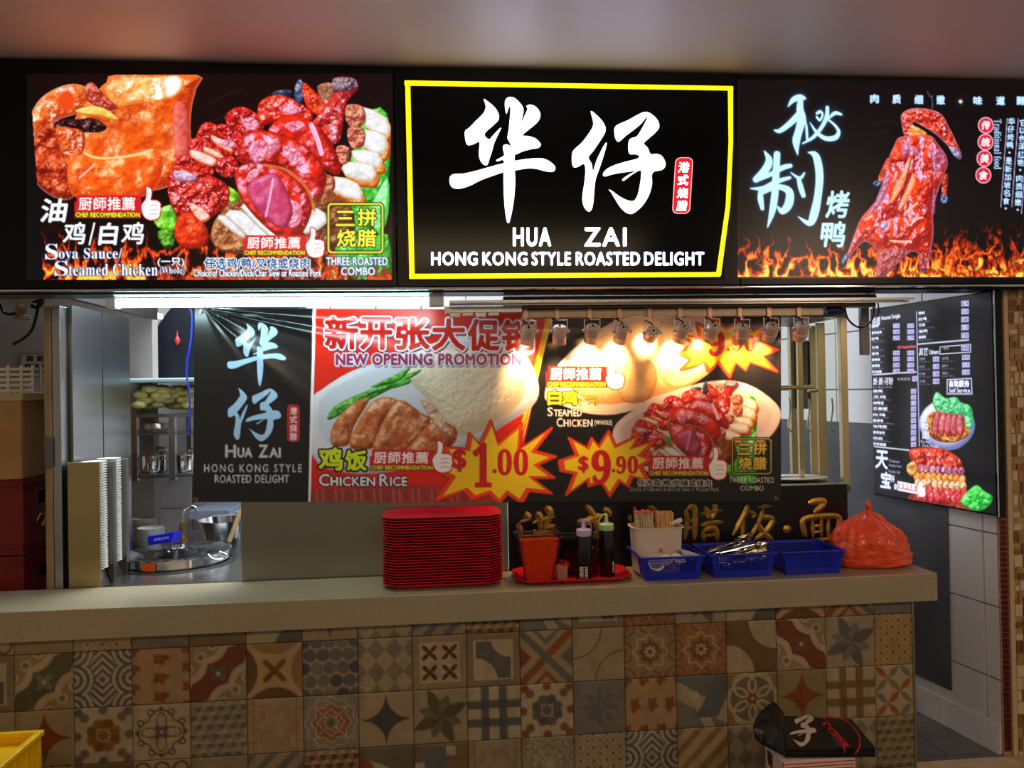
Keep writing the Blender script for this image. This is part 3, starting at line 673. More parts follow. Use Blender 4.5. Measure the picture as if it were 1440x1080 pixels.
def meat_platter(c, f, k=1., dim=1.):
    """roasted meats: red glazed pieces, sliced pork, duck leg; f maps poster coordinates"""
    g = lambda P: [f(x, y) for x, y in P]; B = lambda P, *a, **q: c.blob(g(P), *a, **q)
    R, Rl, Rh = (120, 8, 10), (228, 40, 22), (250, 205, 225); FAT, FL = (196, 186, 176), (236, 240, 248)
    B([(508,175),(545,160),(546,260),(520,330),(546,330),(546,395),(500,395),(470,340)], (20,110,20), (70,210,50), (220,255,230), puff=8, ns=.16, amp=1.5, seed=3)
    B([(545,250),(546,300),(534,330),(520,300)], (60,190,60), (160,240,170), (240,255,250), puff=6, seed=5)
    B([(310,300),(360,262),(470,262),(500,320),(460,352),(330,358)], (60,20,14), (150,70,30), (230,190,150), puff=12, seed=8)
    for P in ([(508,150),(545,166),(546,192),(515,180)], [(512,182),(544,192),(540,218),(512,208)], [(494,212),(532,214),(536,236),(506,232)], [(484,228),(526,232),(524,256),(486,248)], [(470,248),(504,258),(508,282),(468,270)]):
        Q = np.array(P, float); B((Q+np.array([5, 9])).tolist(), (150,60,10), (238,140,40), (255,220,170), puff=6, seed=4, smooth=2); B(P, FAT, FL, (255,255,255), puff=6, amp=1., seed=6, gl=.5, smooth=2, edge=(214,150,90))
    for P in ([(488,148),(510,150),(514,172),(496,180),(486,168)], [(490,180),(512,182),(512,204),(498,210),(490,200)], [(474,206),(492,208),(488,230),(474,228)], [(454,246),(470,250),(470,268),(456,270)]):
        B(P, (130,50,40), (222,130,100), (250,220,200), puff=6, ns=.3, amp=2, seed=2)
    B([(300,315),(316,300),(345,330),(360,352),(318,356),(298,340)], (90,40,24), (190,110,50), (240,210,180), puff=8, seed=7)
    for P in ([(316,302),(340,296),(384,334),(350,334)], [(338,292),(356,290),(392,324),(382,336)], [(416,310),(446,292),(462,312),(430,330)], [(305,308),(318,303),(346,330),(338,334)]): B(P, FAT, FL, (255,255,255), puff=5, amp=1., seed=9, gl=.5, smooth=2, edge=(150,110,90))
    B([(318,262),(336,272),(330,286),(322,282)], (50,130,10), (160,220,40), (240,255,160), puff=5)
    # char siew, left stack
    for P in ([(282,178),(296,172),(320,186),(332,206),(326,222),(300,214),(276,200)], [(270,196),(290,196),(314,214),(324,234),(300,232),(268,214)], [(250,222),(262,218),(296,232),(300,246),(280,252),(246,242)]): B(P, R, Rl, Rh, puff=9, ns=.22, amp=2.6, seed=11)
    for P in ([(298,190),(318,200),(328,212),(322,214),(300,200)], [(288,206),(308,214),(316,222),(310,224),(288,214)], [(270,210),(302,222),(304,230),(296,234),(270,222)]): B(P, (200,110,60), (236,232,236), (255,255,255), puff=4, amp=.6, seed=12, edge=(226,90,30))
    B([(240,240),(262,236),(300,248),(322,264),(318,290),(290,310),(262,318),(244,296),(236,268)], R, (232,50,30), (255,215,235), puff=16, ns=.2, amp=3.2, seed=14, gl=.9)
    B([(246,240),(276,246),(272,256),(248,254)], (130,70,90), (214,180,206), (240,220,240), puff=4, seed=15)
    B([(250,306),(272,300),(292,322),(288,344),(262,350),(246,334)], (150,20,8), (240,62,18), (255,170,120), puff=10, ns=.15, amp=1.4, seed=16)
    B([(264,286),(284,292),(296,306),(282,312)], (200,90,50), (250,200,190), (255,255,255), puff=5)
    for P in ([(316,166),(336,150),(362,160),(372,178),(356,196),(334,190)], [(304,178),(322,176),(352,200),(342,212),(312,196)], [(330,190),(352,196),(366,214),(346,232),(330,218)], [(310,222),(332,222),(336,244),(318,250),(302,238)]): B(P, R, (222,34,24), Rh, puff=9, ns=.26, amp=3, seed=17, gl=.95)
    B([(384,130),(402,126),(412,130),(404,140),(386,140)], (10,16,40), (60,70,100), (235,240,255), puff=5, seed=3)
    B([(364,146),(386,134),(414,140),(440,160),(430,178),(396,170),(366,176)], (150,10,6), (236,48,14), Rh, puff=10, ns=.16, amp=2.4, seed=18, gl=.9)
    B([(416,118),(424,112),(430,132),(424,146),(414,140)], (10,16,40), (80,90,130), (235,240,255), puff=4, seed=31)
    B([(426,116),(446,132),(462,150),(450,164),(430,148)], (160,20,6), (240,66,24), (255,190,180), puff=6, seed=19, ns=.25)
    B([(446,122),(470,118),(472,146),(458,150)], (90,50,40), (190,120,90), (235,220,220), puff=5, seed=21)
    # duck leg
    B([(468,112),(484,108),(500,112),(504,124),(494,136),(486,150),(482,182),(476,200),(462,204),(446,190),(436,176),(450,160),(462,142),(470,132)], (120,10,20), (226,50,30), (232,205,240), puff=11, ns=.13, amp=2.8, seed=22, gl=1.)
    B([(468,112),(484,109),(500,112),(503,122),(488,128),(470,128)], (60,40,60), (150,120,130), (235,220,240), puff=5, ns=.3, seed=23)
    # large glazed duck slices
    S = lambda P, sd, q=13: B(P, (130,4,4), (232,38,14), (248,178,215), puff=q, ns=.07, amp=3.4, seed=sd, gl=1.05, pw=9, edge=(150,40,20))
    S([(392,166),(416,162),(446,176),(466,200),(480,236),(470,246),(440,226),(404,206),(376,190)], 24)
    c.line(g([(438,176),(447,198),(452,216)]), 7*k, (244,180,214), smooth=4)
    S([(340,196),(360,184),(392,188),(430,206),(456,236),(458,262),(440,282),(420,262),(380,236),(338,226)], 25, 16)
    S([(330,250),(340,232),(372,230),(410,248),(436,274),(438,300),(424,330),(404,340),(372,318),(342,284)], 26, 14)
    for P in ([(350,208),(366,196),(376,206),(370,226),(356,228)], [(376,200),(392,196),(388,214),(378,218)], [(398,206),(420,212),(430,228),(412,232),(402,220)], [(352,240),(366,238),(360,252),(346,256)], [(400,176),(420,170),(430,178),(412,186)], [(340,170),(356,166),(366,178),(350,184)], [(408,282),(424,290),(420,316),(408,320),(400,304)], [(312,196),(330,200),(326,208),(310,204)], [(392,152),(412,146),(424,156),(404,162)]):
        B(P, (200,90,130), (240,180,214), (255,246,255), puff=4, ns=.3, amp=2.6, seed=28, gl=.9, alpha=.8)
    B([(348,262),(368,248),(388,244),(404,270),(412,300),(398,322),(372,306),(354,284)], (140,30,60), (204,66,112), (240,190,225), puff=8, ns=.08, amp=1., seed=27, gl=.5)
    c.line(g([(384,252),(380,276),(374,304)]), 3*k, (236,190,222), smooth=3, alpha=.8); c.line(g([(372,232),(404,240),(432,266),(442,296)]), 4*k, (206,120,60), smooth=4, alpha=.8)
    B([(240,156+86),(276,250),(262,256),(240,250)], (140,80,100), (206,176,196), (240,220,240), puff=3) if 0 else None

# ---- left poster
c = Canvas(38, 104, 552, 394, (16, 3, 4))
c.fire(40, 290, 552, 396, seed=5, dens=.95)
for k, P in enumerate(([(290,150),(320,132),(340,128)], [(300,170),(330,160),(350,166)], [(520,140),(535,150)])): c.line(P, 2, (46, 22, 24), smooth=4, alpha=.6)
OR, OM, OH = (176, 40, 6), (246, 98, 16), (255, 226, 186)
c.blob([(136,130),(150,116),(165,105),(277,105),(276,125),(270,150),(268,180),(270,210),(268,240),(240,262),(190,268),(120,240),(100,180)], OR, OM, OH, puff=26, ns=.045, amp=3.2, seed=33, gl=.8, spk=.25, edge=(255,190,150))
c.blob([(150,122),(184,112),(250,108),(258,124),(236,140),(190,146),(160,150)], (220,120,40), (252,196,110), (255,255,250), puff=9, ns=.07, amp=3.5, seed=35, gl=1.1, pw=8)
c.blob([(244,150),(262,148),(268,190),(262,232),(246,220)], (180,50,50), (232,110,110), (245,200,220), puff=9, ns=.1, amp=1, seed=36, alpha=.75)
c.poly([(232,112),(250,108),(254,122),(240,136),(234,130)], (236,246,252), smooth=3, soft=3)
c.blob([(50,178),(70,160),(84,170),(100,190),(104,236),(108,270),(92,282),(66,272),(46,250),(38,220),(40,190)], (110,16,6), (222,70,24), (255,190,160), puff=18, ns=.11, amp=3, seed=37, spk=.3, edge=(214,170,150))
c.blob([(76,176),(84,168),(110,168),(130,166),(150,178),(140,186),(100,186),(80,182)], (14,2,4), (60,14,18), (200,160,170), puff=6, ns=.25, amp=3, seed=38, gl=.7)
c.blob([(40,186),(44,160),(58,138),(80,124),(104,118),(126,124),(140,134),(158,148),(164,160),(150,168),(120,160),(96,164),(76,172),(58,186),(46,200)], (176,44,10), (240,124,44), (255,240,235), puff=15, ns=.1, amp=3, seed=39, gl=.9, edge=(226,170,160))
c.blob([(120,122),(130,116),(140,126),(156,142),(166,152),(150,156),(132,148),(122,140)], (140,30,24), (214,90,60), (250,215,215), puff=6, ns=.2, amp=2.5, seed=40)
c.poly([(82,140),(88,130),(98,128),(106,138),(104,150),(94,156),(84,152)], (226,70,22), smooth=3, soft=2.5)
c.blob([(106,156),(124,150),(146,152),(166,166),(162,170),(140,164),(118,162)], (190,110,20), (250,208,90), (255,250,200), puff=4, ns=.1, amp=1, seed=41)
c.blob([(78,180),(100,180),(118,186),(118,210),(100,240),(86,214)], (160,40,12), (236,104,34), (250,215,235), puff=10, ns=.18, amp=2.4, seed=42, gl=.9)
c.blob([(96,232),(104,222),(120,216),(160,222),(200,210),(218,210),(230,224),(224,256),(204,276),(150,282),(108,278),(96,260)], (196,46,8), (248,104,20), (255,225,180), puff=15, ns=.06, amp=2.6, seed=43, gl=.8, edge=(236,120,60))
c.line([(120,216),(136,222),(160,222),(190,218),(214,211)], 3.2, (255,214,150), smooth=4, alpha=.9); c.line([(112,250),(124,240),(132,232)], 3, (255,220,200), smooth=3, alpha=.7)
c.blob([(216,300),(240,288),(248,300),(246,324),(222,320)], (50,150,10), (150,230,60), (245,255,240), puff=8, seed=44)
c.blob([(222,326),(246,322),(244,346),(230,348)], (20,60,10), (90,170,30), (200,240,140), puff=8, seed=45)
meat_platter(c, lambda x, y: (x, y))
c.fire(230, 352, 552, 396, seed=9, dens=.55)
WH, GLW = (250, 252, 255), (60, 150, 190)
c.text('油', (58, 280, 95, 312), WH, grow=.9, shear=.15, glow=(20, 60, 90))
for x in (89, 171): c.text('鸡', (x, 313, x+31, 343), WH, grow=.7, shear=.12, glow=(20, 60, 90))
c.line([(133, 314), (126, 344)], 2.4, WH); c.text('白', (139, 314, 166, 344), WH, grow=1.1, shear=.12, glow=(20, 60, 90))
chef_label(c, 105, 275, 199, 307, (199, 264, 226, 309)); chef_label(c, 342, 331, 431, 360, (430, 321, 456, 362))
NB = (16, 34, 90)
c.text(serif('S'), (64, 343, 82, 365), WH, out=NB, ow=1.); c.text(serif('oya Sauce/'), (83, 349, 172, 368), WH, out=NB, ow=1.)
c.text(serif('S'), (77, 367, 96, 388), WH, out=NB, ow=1.); c.text(serif('teamed Chicken'), (97, 371, 222, 388), WH, out=NB, ow=1.)
c.text(serif('(Whole)'), (225, 375, 260, 388), WH, out=NB, ow=.7); c.text('(一只)', (222, 363, 259, 375), WH, grow=.3, out=NB, ow=.7)
c.text('任选鸡/鸭/叉烧或烧肉', (288, 363, 435, 378), (24, 70, 130), grow=.35, out=(244, 250, 255), ow=1.3); c.text('Choice of Chicken/Duck/Char Siew or Roasted Pork', (273, 379, 452, 389), WH, grow=.25, out=NB, ow=.7)
combo_box(c, 462, 287, 538, 355)
c.text('THREE ROASTED', (459, 362, 545, 373), WH, grow=.35, out=(14, 60, 110), ow=1.); c.text('COMBO', (480, 376, 527, 387), WH, grow=.35, out=(14, 60, 110), ow=1.)
# the lit film is cut slanting on its left side
edge = 42+(c.Y-105)*(20/288.)
c.c[(c.X < edge) | (c.Y < 105.5) | (c.Y > 393) | (c.X > 549+(c.Y-105)*.006)] = np.array((6, 6, 10))/255.
c.sheet('printed_film', sf, lit, s1, .0015)

# ---- right poster
c = Canvas(1036, 112, 1452, 392, (7, 3, 6))
for P in ([(1230,175),(1250,168),(1262,176)], [(1225,190),(1245,186)], [(1340,175),(1350,170)]): c.line(P, 3, (28, 16, 20), smooth=4, alpha=.7)
c.fire(1036, 300, 1453, 390, seed=21, dens=1.0); c.fire(1310, 280, 1452, 389, seed=27, dens=.85)
dk = lambda P: [(1180+x/4.155, 140+y/4.155) for x, y in P]
for P in ([(285,340),(250,400),(225,470),(240,495),(275,450),(300,400)], [(615,440),(636,442),(630,540),(622,560),(598,560),(600,480)]): c.blob(dk(P), (120,20,14), (232,70,30), (240,200,220), puff=5, ns=.3, seed=50)
for P in ([(225,470),(196,492),(215,512),(240,495)], [(595,560),(630,560),(630,604),(595,604)]): c.blob(dk(P), (30,40,70), (110,130,180), (220,235,255), puff=3, ns=.5, seed=51)
c.line(dk([(540, -20), (545, 50)]), 1.2, (90, 100, 130)); c.line(dk([(515, -45), (530, -15), (545, -20)]), 1., (90, 100, 130))
c.blob(dk([(362,90),(400,60),(460,50),(540,60),(600,90),(640,160),(680,240),(715,330),(690,345),(640,280),(570,210),(500,165),(430,130),(440,180),(425,225),(385,222),(365,150)]), (150,14,10), (238,70,26), (238,205,240), puff=7, ns=.28, amp=2.6, seed=52, gl=1., edge=(200,170,215))
c.blob(dk([(640,270),(690,300),(715,330),(690,345),(655,310)]), (80,80,130), (170,165,210), (235,235,255), puff=4, ns=.4, seed=53)
c.blob(dk([(418,150),(470,168),(510,195),(500,215),(420,222),(412,190)]), (180,90,20), (244,180,80), (250,230,220), puff=5, seed=54)
c.blob(dk([(345,225),(400,212),(470,205),(540,215),(575,260),(620,320),(632,380),(610,440),(575,540),(548,640),(550,760),(545,830),(530,900),(508,1000),(500,1030),(465,1030),(475,960),(465,905),(420,890),(350,950),(270,1030),(215,1030),(225,900),(200,860),(150,830),(100,870),(55,930),(25,960),(15,940),(50,890),(90,780),(130,690),(200,610),(245,540),(270,440),(290,340),(320,270)]), (150,10,6), (246,62,14), (226,190,236), puff=20, ns=.13, amp=3.4, seed=55, gl=1.0, pw=10, st=(1.3, .6), edge=(206,176,222))
for P in ([(400,350),(425,345),(400,440),(360,530),(320,590),(300,600),(320,520),(370,430)], [(430,430),(445,480),(420,540),(380,620),(345,640),(360,590),(395,520)]): c.blob(dk(P), (236,130,70), (250,190,140), (255,230,225), puff=4, ns=.2, amp=1, seed=56, alpha=.85)
for P in ([(365,240),(405,250),(410,320),(370,340)], [(440,270),(480,330),(465,350),(440,330)], [(540,290),(600,300),(620,360),(580,430),(545,400)], [(270,440),(300,440),(270,560),(220,640),(150,700),(200,620)], [(545,560),(560,520),(560,660),(540,660)]): c.blob(dk(P), (150,60,110), (214,150,206), (245,235,255), puff=6, ns=.3, amp=2.5, seed=57, alpha=.7, gl=.9)
c.line(dk([(420,340),(400,430),(360,580),(310,700)]), 1.6, (90, 30, 60), smooth=4, alpha=.8); c.line(dk([(535,300),(545,420),(540,640)]), 1.6, (110, 30, 50), smooth=4, alpha=.7)
for P in ([(380,668),(410,640),(455,605)], [(415,735),(450,700),(485,690)], [(300,825),(360,830),(420,830)], [(160,700),(190,680)]): c.line(dk(P), 3, (252, 205, 180), smooth=4, alpha=.85)
c.blob(dk([(235,745),(260,715),(280,735),(255,760)]), (90,90,150), (190,190,230), (250,250,255), puff=3, ns=.5)
for P in ([(230,900),(290,870),(420,880),(350,950),(270,1030),(215,1030)], [(470,910),(500,900),(500,1030),(468,1030)]): c.blob(dk(P), (110,40,60), (206,100,90), (225,190,235), puff=7, ns=.25, amp=3, seed=58, alpha=.8)
for P in ([(15,940),(40,900),(55,925),(25,962)], [(470,990),(500,990),(500,1028),(466,1028)]): c.blob(dk(P), (40,60,110), (120,140,190), (230,240,255), puff=3, ns=.5)
c.fire(1270, 372, 1453, 391, seed=31, dens=1.1)
k = lambda P: [(1040+p[0]/4.155, 110+p[1]/4.155, p[2]/4.155) for p in P]; CY = (196, 240, 255)
def brush(P, sm_=4): c.line(k(P), 4, (70, 140, 190), smooth=sm_, glow=3.0); 
ST = [[(283,165,6),(312,128,30),(350,112,34),(378,118,18)], [(356,120,30),(352,180,40),(362,240,50),(345,310,44),(330,370,44),(338,446,6)], [(205,305,10),(235,308,26),(290,268,34),(345,215,40)],
      [(385,250,5),(390,290,14),(394,355,14)], [(412,262,5),(448,315,18),(500,352,26),(558,348,30),(578,312,20),(552,272,14),(512,240,10)], [(512,172,20),(508,225,24),(480,285,22),(430,345,20),(368,382,8)], [(452,206,16),(470,196,18),(484,214,12),(468,246,14),(450,226,12)], [(515,240,10),(555,205,22),(592,212,14)],
      [(145,428,8),(172,480,40),(150,535,46),(95,592,36)], [(66,645,8),(140,642,26),(215,605,28),(292,582,18)], [(95,594,30),(180,562,26),(250,524,30),(296,512,24)], [(218,445,38),(212,560,40),(205,680,42),(190,780,36),(163,870,6)], [(120,655,20),(122,705,34),(132,762,22)], [(130,672,20),(220,636,28),(288,662,44),(286,735,50),(250,778,36),(222,752,10)],
      [(300,553,6),(350,585,20),(378,555,10)], [(345,590,22),(357,640,32),(372,686,26)], [(400,434,5),(445,455,40),(466,560,46),(458,680,44),(436,790,50),(408,848,34),(342,810,5)]]
for P in ST: c.line(k(P), 4, (50, 110, 160), smooth=4, glow=2.6)
for P in ST: c.line(k(P), 4, CY, smooth=4)
c.text('烤', (1161, 269, 1194, 306), CY, grow=.9, shear=.12, glow=(40, 90, 130)); c.text('鸭', (1154, 312, 1188, 347), CY, grow=.9, shear=.12, glow=(40, 90, 130))
LB = (190, 225, 255)
for ch, x in zip('肉质细嫩', (1224, 1255, 1286, 1317)): c.text(ch, (x, 133+(x-1224)*.02, x+11, 145+(x-1224)*.02), LB, grow=.5, glow=(30, 60, 150))
for ch, x in zip('味道醇', (1369, 1401, 1430)): c.text(ch, (x, 136, x+11.5, 147.5), LB, grow=.5, glow=(30, 60, 150))
c.line([(1350.3, 143), (1350.6, 143)], 4, (240, 244, 255), glow=1.5)
for ch, x, y in (('传', 1386, 176.5), ('统', 1385.5, 200), ('美', 1384, 223), ('食', 1382.5, 246.5)):
    th = np.linspace(0, 2*PI, 24, endpoint=False); cc = lambda r: [(x+r*math.cos(a), y+r*1.05*math.sin(a)) for a in th]
    c.poly(cc(11.2), (255, 190, 200)); c.poly(cc(9.8), (206, 24, 56)); c.text(ch, (x-6, y-6, x+6, y+6), (255, 225, 228), grow=.5, shear=.1)
c.text(serif('Traditional food'), (1397.5, 168, 1408, 238), LB, rot=1, glow=(40, 60, 150))
for i, ch in enumerate('华仔烤鸭·是新加坡名食·'):
    x = 1417.5-i*.75; y = 166+i*11.2
    if ch == '·': c.line([(x+4.5, y+4), (x+4.8, y+4)], 3, LB)
    else: c.text(ch, (x, y, x+9, y+9.4), LB, grow=.4, glow=(20, 50, 130))
for i, ch in enumerate('它以色泽红艳·肉质细嫩·'):
    x = 1434-i*.72; y = 168+i*11.2
    if ch == '·': c.line([(x+4.5, y+4), (x+4.8, y+4)], 3, LB)
    else: c.text(ch, (x, y, x+9, y+9.4), LB, grow=.4, glow=(20, 50, 130))
c.line([(1416, 167), (1407, 291)], 1.1, (190, 180, 220)); c.line([(1431.5, 167), (1422.5, 291)], 1.1, (190, 180, 220)); c.line([(1447, 169), (1436, 300)], 1.1, (190, 180, 220))
c.c[(c.Y > 389) | (c.X < 1037.5)] = np.array((6, 6, 10))/255.
c.sheet('printed_film', sf, lit, s3, .0015)

# ---- central sign: letters, seal and tape border are pieces of their own
Lw = mat('backlit_white', (228, 238, 255), .4, emit=3.2, var=.01); Ly = mat('yellow_tape', (246, 226, 10), .4, emit=1.5, var=.03); Lr = mat('backlit_red', (226, 14, 34), .4, emit=.95, var=.02)
part('face_panel', MB().prism([(566, 112), (1034, 121), (1018, 393), (574, 395)], lambda x, y, d: Vector(sf(x, y, .001+d)), .003), mat('black_acrylic', (6, 7, 13), .15, var=.1, spec=.2), s2)
def flatpart(name, polys, m, parent, fn, off, d=.0015, label=None):
    mb = MB()
    for P in polys: mb.prism([tuple(p) for p in P], lambda x, y, q: Vector(fn(x, y, off+q)), d)
    return part(name, mb, m, parent, label)
for P in ([(569, 114), (1030, 122), (1030, 128), (569, 121)], [(570, 121), (577, 121), (583, 387), (576, 392)], [(1023, 128), (1030, 124), (1030, 200), (1026, 290), (1013, 388), (1006, 388), (1020, 290), (1024, 200)], [(576, 385.5), (1012, 383), (1012, 389.5), (576, 392.5)]): flatpart('tape_strip', [P], Ly, s2, sf, .0045)
HUA = [[(325,55),(345,65),(400,110),(435,160),(437,210),(400,250),(330,318),(365,360),(400,325),(455,270),(440,310),(405,385),(390,440),(370,500),(352,552),(325,550),(300,520),(288,470),(292,380),(250,395),(205,403),(188,370),(182,300),(215,272),(260,225),(320,165),(340,120),(335,85)],
 [(497,165),(487,120),(488,65),(515,40),(555,45),(600,85),(625,130),(620,180),(607,240),(640,170),(658,128),(648,108),(680,97),(722,115),(752,160),(748,205),(715,245),(660,290),(618,330),(660,335),(715,352),(750,385),(757,405),(735,425),(690,432),(620,450),(560,475),(555,437),(540,420),(515,370),(505,345),(515,280),(525,180),(527,108),(510,130)],
 [(65,670),(75,635),(110,622),(170,620),(260,600),(350,575),(440,550),(550,525),(660,508),(760,503),(815,522),(862,560),(865,590),(845,605),(790,600),(720,582),(650,580),(560,595),(470,610),(380,640),(300,670),(220,710),(150,732),(100,730),(75,710)],
 [(470,430),(475,405),(500,398),(525,410),(550,437),(558,475),(560,600),(563,680),(555,800),(540,900),(520,985),(510,993),(500,980),(487,900),(478,780),(475,640),(477,520),(435,525),(418,520),(440,505),(480,480)]]
ZAI = [[(218,147),(250,165),(300,215),(328,265),(325,310),(290,370),(235,450),(200,497),(225,545),(235,600),(262,520),(300,440),(330,388),(338,400),(310,500),(280,590),(255,660),(245,740),(238,830),(225,890),(203,907),(180,890),(160,850),(155,790),(170,690),(178,600),(168,545),(125,565),(95,572),(78,550),(76,480),(90,440),(150,385),(200,320),(235,260),(235,215)],
 [(400,270),(430,245),(500,215),(580,170),(635,152),(680,170),(725,215),(737,265),(715,300),(660,350),(620,390),(650,425),(672,472),(715,470),(755,485),(782,530),(782,565),(755,592),(685,612),(682,700),(660,780),(620,850),(570,900),(525,925),(480,910),(440,870),(405,815),(375,765),(355,740),(385,755),(440,795),(500,823),(545,825),(575,780),(592,700),(600,640),(596,594),(540,620),(470,672),(460,660),(510,625),(560,600),(500,605),(400,620),(325,640),(312,620),(340,585),(400,555),(480,530),(560,510),(590,490),(560,472),(515,470),(503,430),(508,370),(530,350),(570,335),(610,270),(646,200),(638,194),(600,240),(540,290),(480,335),(430,378),(405,350),(398,310)]]
HUA = [[(620+x/5.4, 130+y/5.4) for x, y in P] for P in HUA]; ZAI = [[(790+x/5.4, 130+y/5.4) for x, y in P] for P in ZAI]
flatpart('large_character', [sm(P, 3) for P in HUA], Lw, s2, sf, .0042, label='white brushed character 华')
flatpart('large_character', [sm(P, 3) for P in ZAI], Lw, s2, sf, .0042, label='white brushed character 仔')
def mesh_text(name, st, box, m, parent, fn, off, bold=0., shear=0., label=None, rot=0, sp=1.06):
    v, t = fit(st, box, shear, rot, sp); mb = MB(); K = [(0, 0)]+([(bold*math.cos(a), bold*math.sin(a)) for a in np.arange(6)*PI/3] if bold else [])
    for dx, dy in K:
        W = fn(v[:, 0]+dx, v[:, 1]+dy, off); mb.add([tuple(p) for p in W], [tuple(q) for q in t])
    return part(name, mb, m, parent, label)
for st, x0, x1 in (('HUA', 722, 774), ('ZAI', 822, 880)): mesh_text('lettering', st, (x0, 321, x1, 346), Lw, s2, sf, .0045, 1.0, label='white word '+st, sp=1.2)
for st, x0, x1 in (('HONG', 607, 671), ('KONG', 679, 741), ('STYLE', 748, 802), ('ROASTED', 810, 899), ('DELIGHT', 906, 989)): mesh_text('lettering', st, (x0, 355, x1, 373), Lw, s2, sf, .0045, .7, sp=1.12, label='smaller white word '+st)
def capsule(x0, y0, x1, y1, r):
    P = []
    for cx, cy, a0 in ((x1-r, y0+r, -90), (x1-r, y1-r, 0), (x0+r, y1-r, 90), (x0+r, y0+r, 180)):
        P += [(cx+r*math.cos(math.radians(a0+q)), cy+r*math.sin(math.radians(a0+q))) for q in (0, 30, 60, 90)]
    return P
seal = flatpart('seal', [[(x-(y-260)*.06, y) for x, y in capsule(947, 222, 972, 301, 7)]], mat('seal_rim', (255, 190, 200), .4, emit=1.), s2, sf, .0042, label='red seal with four small white characters')
flatpart('seal_face', [[(x-(y-260)*.06, y) for x, y in capsule(948, 223, 970.6, 300, 6.5)]], Lr, seal, sf, .0058)
for i, ch in enumerate('港式烧腊'): mesh_text('seal_character', ch, (953-i*.9, 229+i*18, 968-i*.9, 243+i*18), Lw, seal, sf, .0078, .35, shear=.1)
# metal lip below the boxes, bracket strips
struct('trim_sign_lip', MB().box((-1.1, SY, 2.002), (4.6, -.03, 2.011)), chrome, bevel=.003)
struct('trim_sign_back', MB().box((-1.1, .02, 2.000), (4.6, .14, 2.011)), mat('dark_steel', (60, 58, 60), .4, .7, var=.2))
# ------------------------------------------------------------------ fluorescent batten and the spotlight rail
WZ = lambda px, py, Y: atY(px, py, Y).z
zt = WZ(400, 426, .05)
fl = thing('fluorescent_light', 'bright white fluorescent tube light hung under the left lightbox', 'light', (.72, .05, zt))
xl, xr = atY(152, 426, .05).x, atY(624, 426, .05).x
tl, tr = atY(166, 426, .05).x, atY(603, 426, .05).x
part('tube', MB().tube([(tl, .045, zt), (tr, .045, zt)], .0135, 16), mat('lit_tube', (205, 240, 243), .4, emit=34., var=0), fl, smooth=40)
part('body', MB().box((xl, .03, zt+.0165), (xr, .085, zt+.0235)), mat('white_enamel', (214, 222, 220), .3), fl, bevel=.003)
for a, b in ((xl, tl), (tr, xr)): part('end_cap', MB().box((a, .026, zt-.018), (b, .075, zt+.017)), MATS['white_enamel'], fl, bevel=.004)
# glowing strip added in place of the tube's reflection in the chrome lip
part('lip_reflection_strip', MB().tube([(tl-.01, .045, WZ(400, 411.5, .045)), (tr-.0, .045, WZ(400, 411.5, .045))], .0075, 12), MATS['lit_tube'], fl, smooth=40)
part('reflector', MB().box((xl, .062, zt+.024), (xr, .066, 1.999)), chrome, fl)
bm_ = thing('light_rail', 'long brown steel beam holding the row of warm spotlights', 'beam', (2.2, .14, 1.93))
bx0, bx1 = atY(708, 425, .12).x, atY(1232, 425, .12).x
bz1, bz0 = WZ(960, 415, .12), WZ(960, 433, .12)
part('beam', MB().box((bx0, .12, bz0), (bx1, .18, bz1)), brown_metal, bm_, bevel=.003)
part('side_bracket', MB().box((bx1-.14, .18, bz0+.01), (bx1-.04, .6, bz1-.01)), brown_metal, bm_)
bx2 = atY(1157, 440, .14).x; b0 = atY(735, 440, .14).x; zb = WZ(950, 445, .13)
LXS = [743, 787, 833, 875, 917, 960, 1002, 1044, 1085, 1127]; LYS = [466, 465, 464, 465, 467, 464, 463, 464, 462, 461]
part('track', MB().box((b0, .132, zb), (bx2, .168, bz0-.001)), mat('pale_aluminium', (168, 150, 128), .4, .6, var=.1), bm_, bevel=.002)
for px in LXS:
    x = atY(px-4, 440, .13).x; part('clip', MB().box((x-.009, .124, zb-.004), (x+.009, .131, bz0+.004)), mat('copper_clip', (214, 168, 128), .35, .5), bm_, bevel=.001)
ch = MB()
for i, (y0, z0) in enumerate(((.02, 1.966), (.05, 1.958), (.085, 1.966))): ch.box((atY(632, 425, .06).x, y0, z0-.004), (bx1+.1, y0+.012, z0+.004))
solo('cable_tray', ch, steel, 'thin bright steel rods running under the sign above the spotlight beam', 'rail')
pk = MB(); kx = atY(625, 430, .1).x
for i in range(4): pk.box((kx+.02+i*.05, .10, 1.915+.006*(i % 2)), (kx+.06+i*.05, .13, 1.952))
pk.box((kx, .095, 1.932), (kx+.30, .14, 1.956))
solo('cable_clamp', pk, steel, 'crumpled silver metal clamp beside the right end of the fluorescent tube', 'clamp')
# one spotlight, then its copies
can_m = mat('lamp_can', (226, 200, 190), .35, .35, var=.05); vent_m = mat('lamp_vent', (252, 232, 214), .4, .0, var=.1, scale=200); bulb_m = mat('hot_bulb', (255, 214, 150), .4, emit=14., var=0)
sp = thing('spotlight', 'x', 'spotlight', (0, 0, 0), 'warm spotlights along the beam')
part('bracket', MB().tube([(-.030, 0, -.006), (-.032, 0, .045), (.032, 0, .045), (.030, 0, -.006)], .0028, 6), can_m, sp, smooth=50)
part('stem', MB().tube([(0, 0, .045), (0, 0, .060)], .006, 8), can_m, sp)
head = part('lamp_can', MB().lathe([(.014, .022), (.026, .018), (.028, .010), (.028, -.018), (.0295, -.020), (.0295, -.024), (.028, -.026), (.027, -.052), (.0255, -.052), (.022, -.030), (.008, -.012)], n=24, cap0=True, cap1=True), can_m, sp, smooth=35)
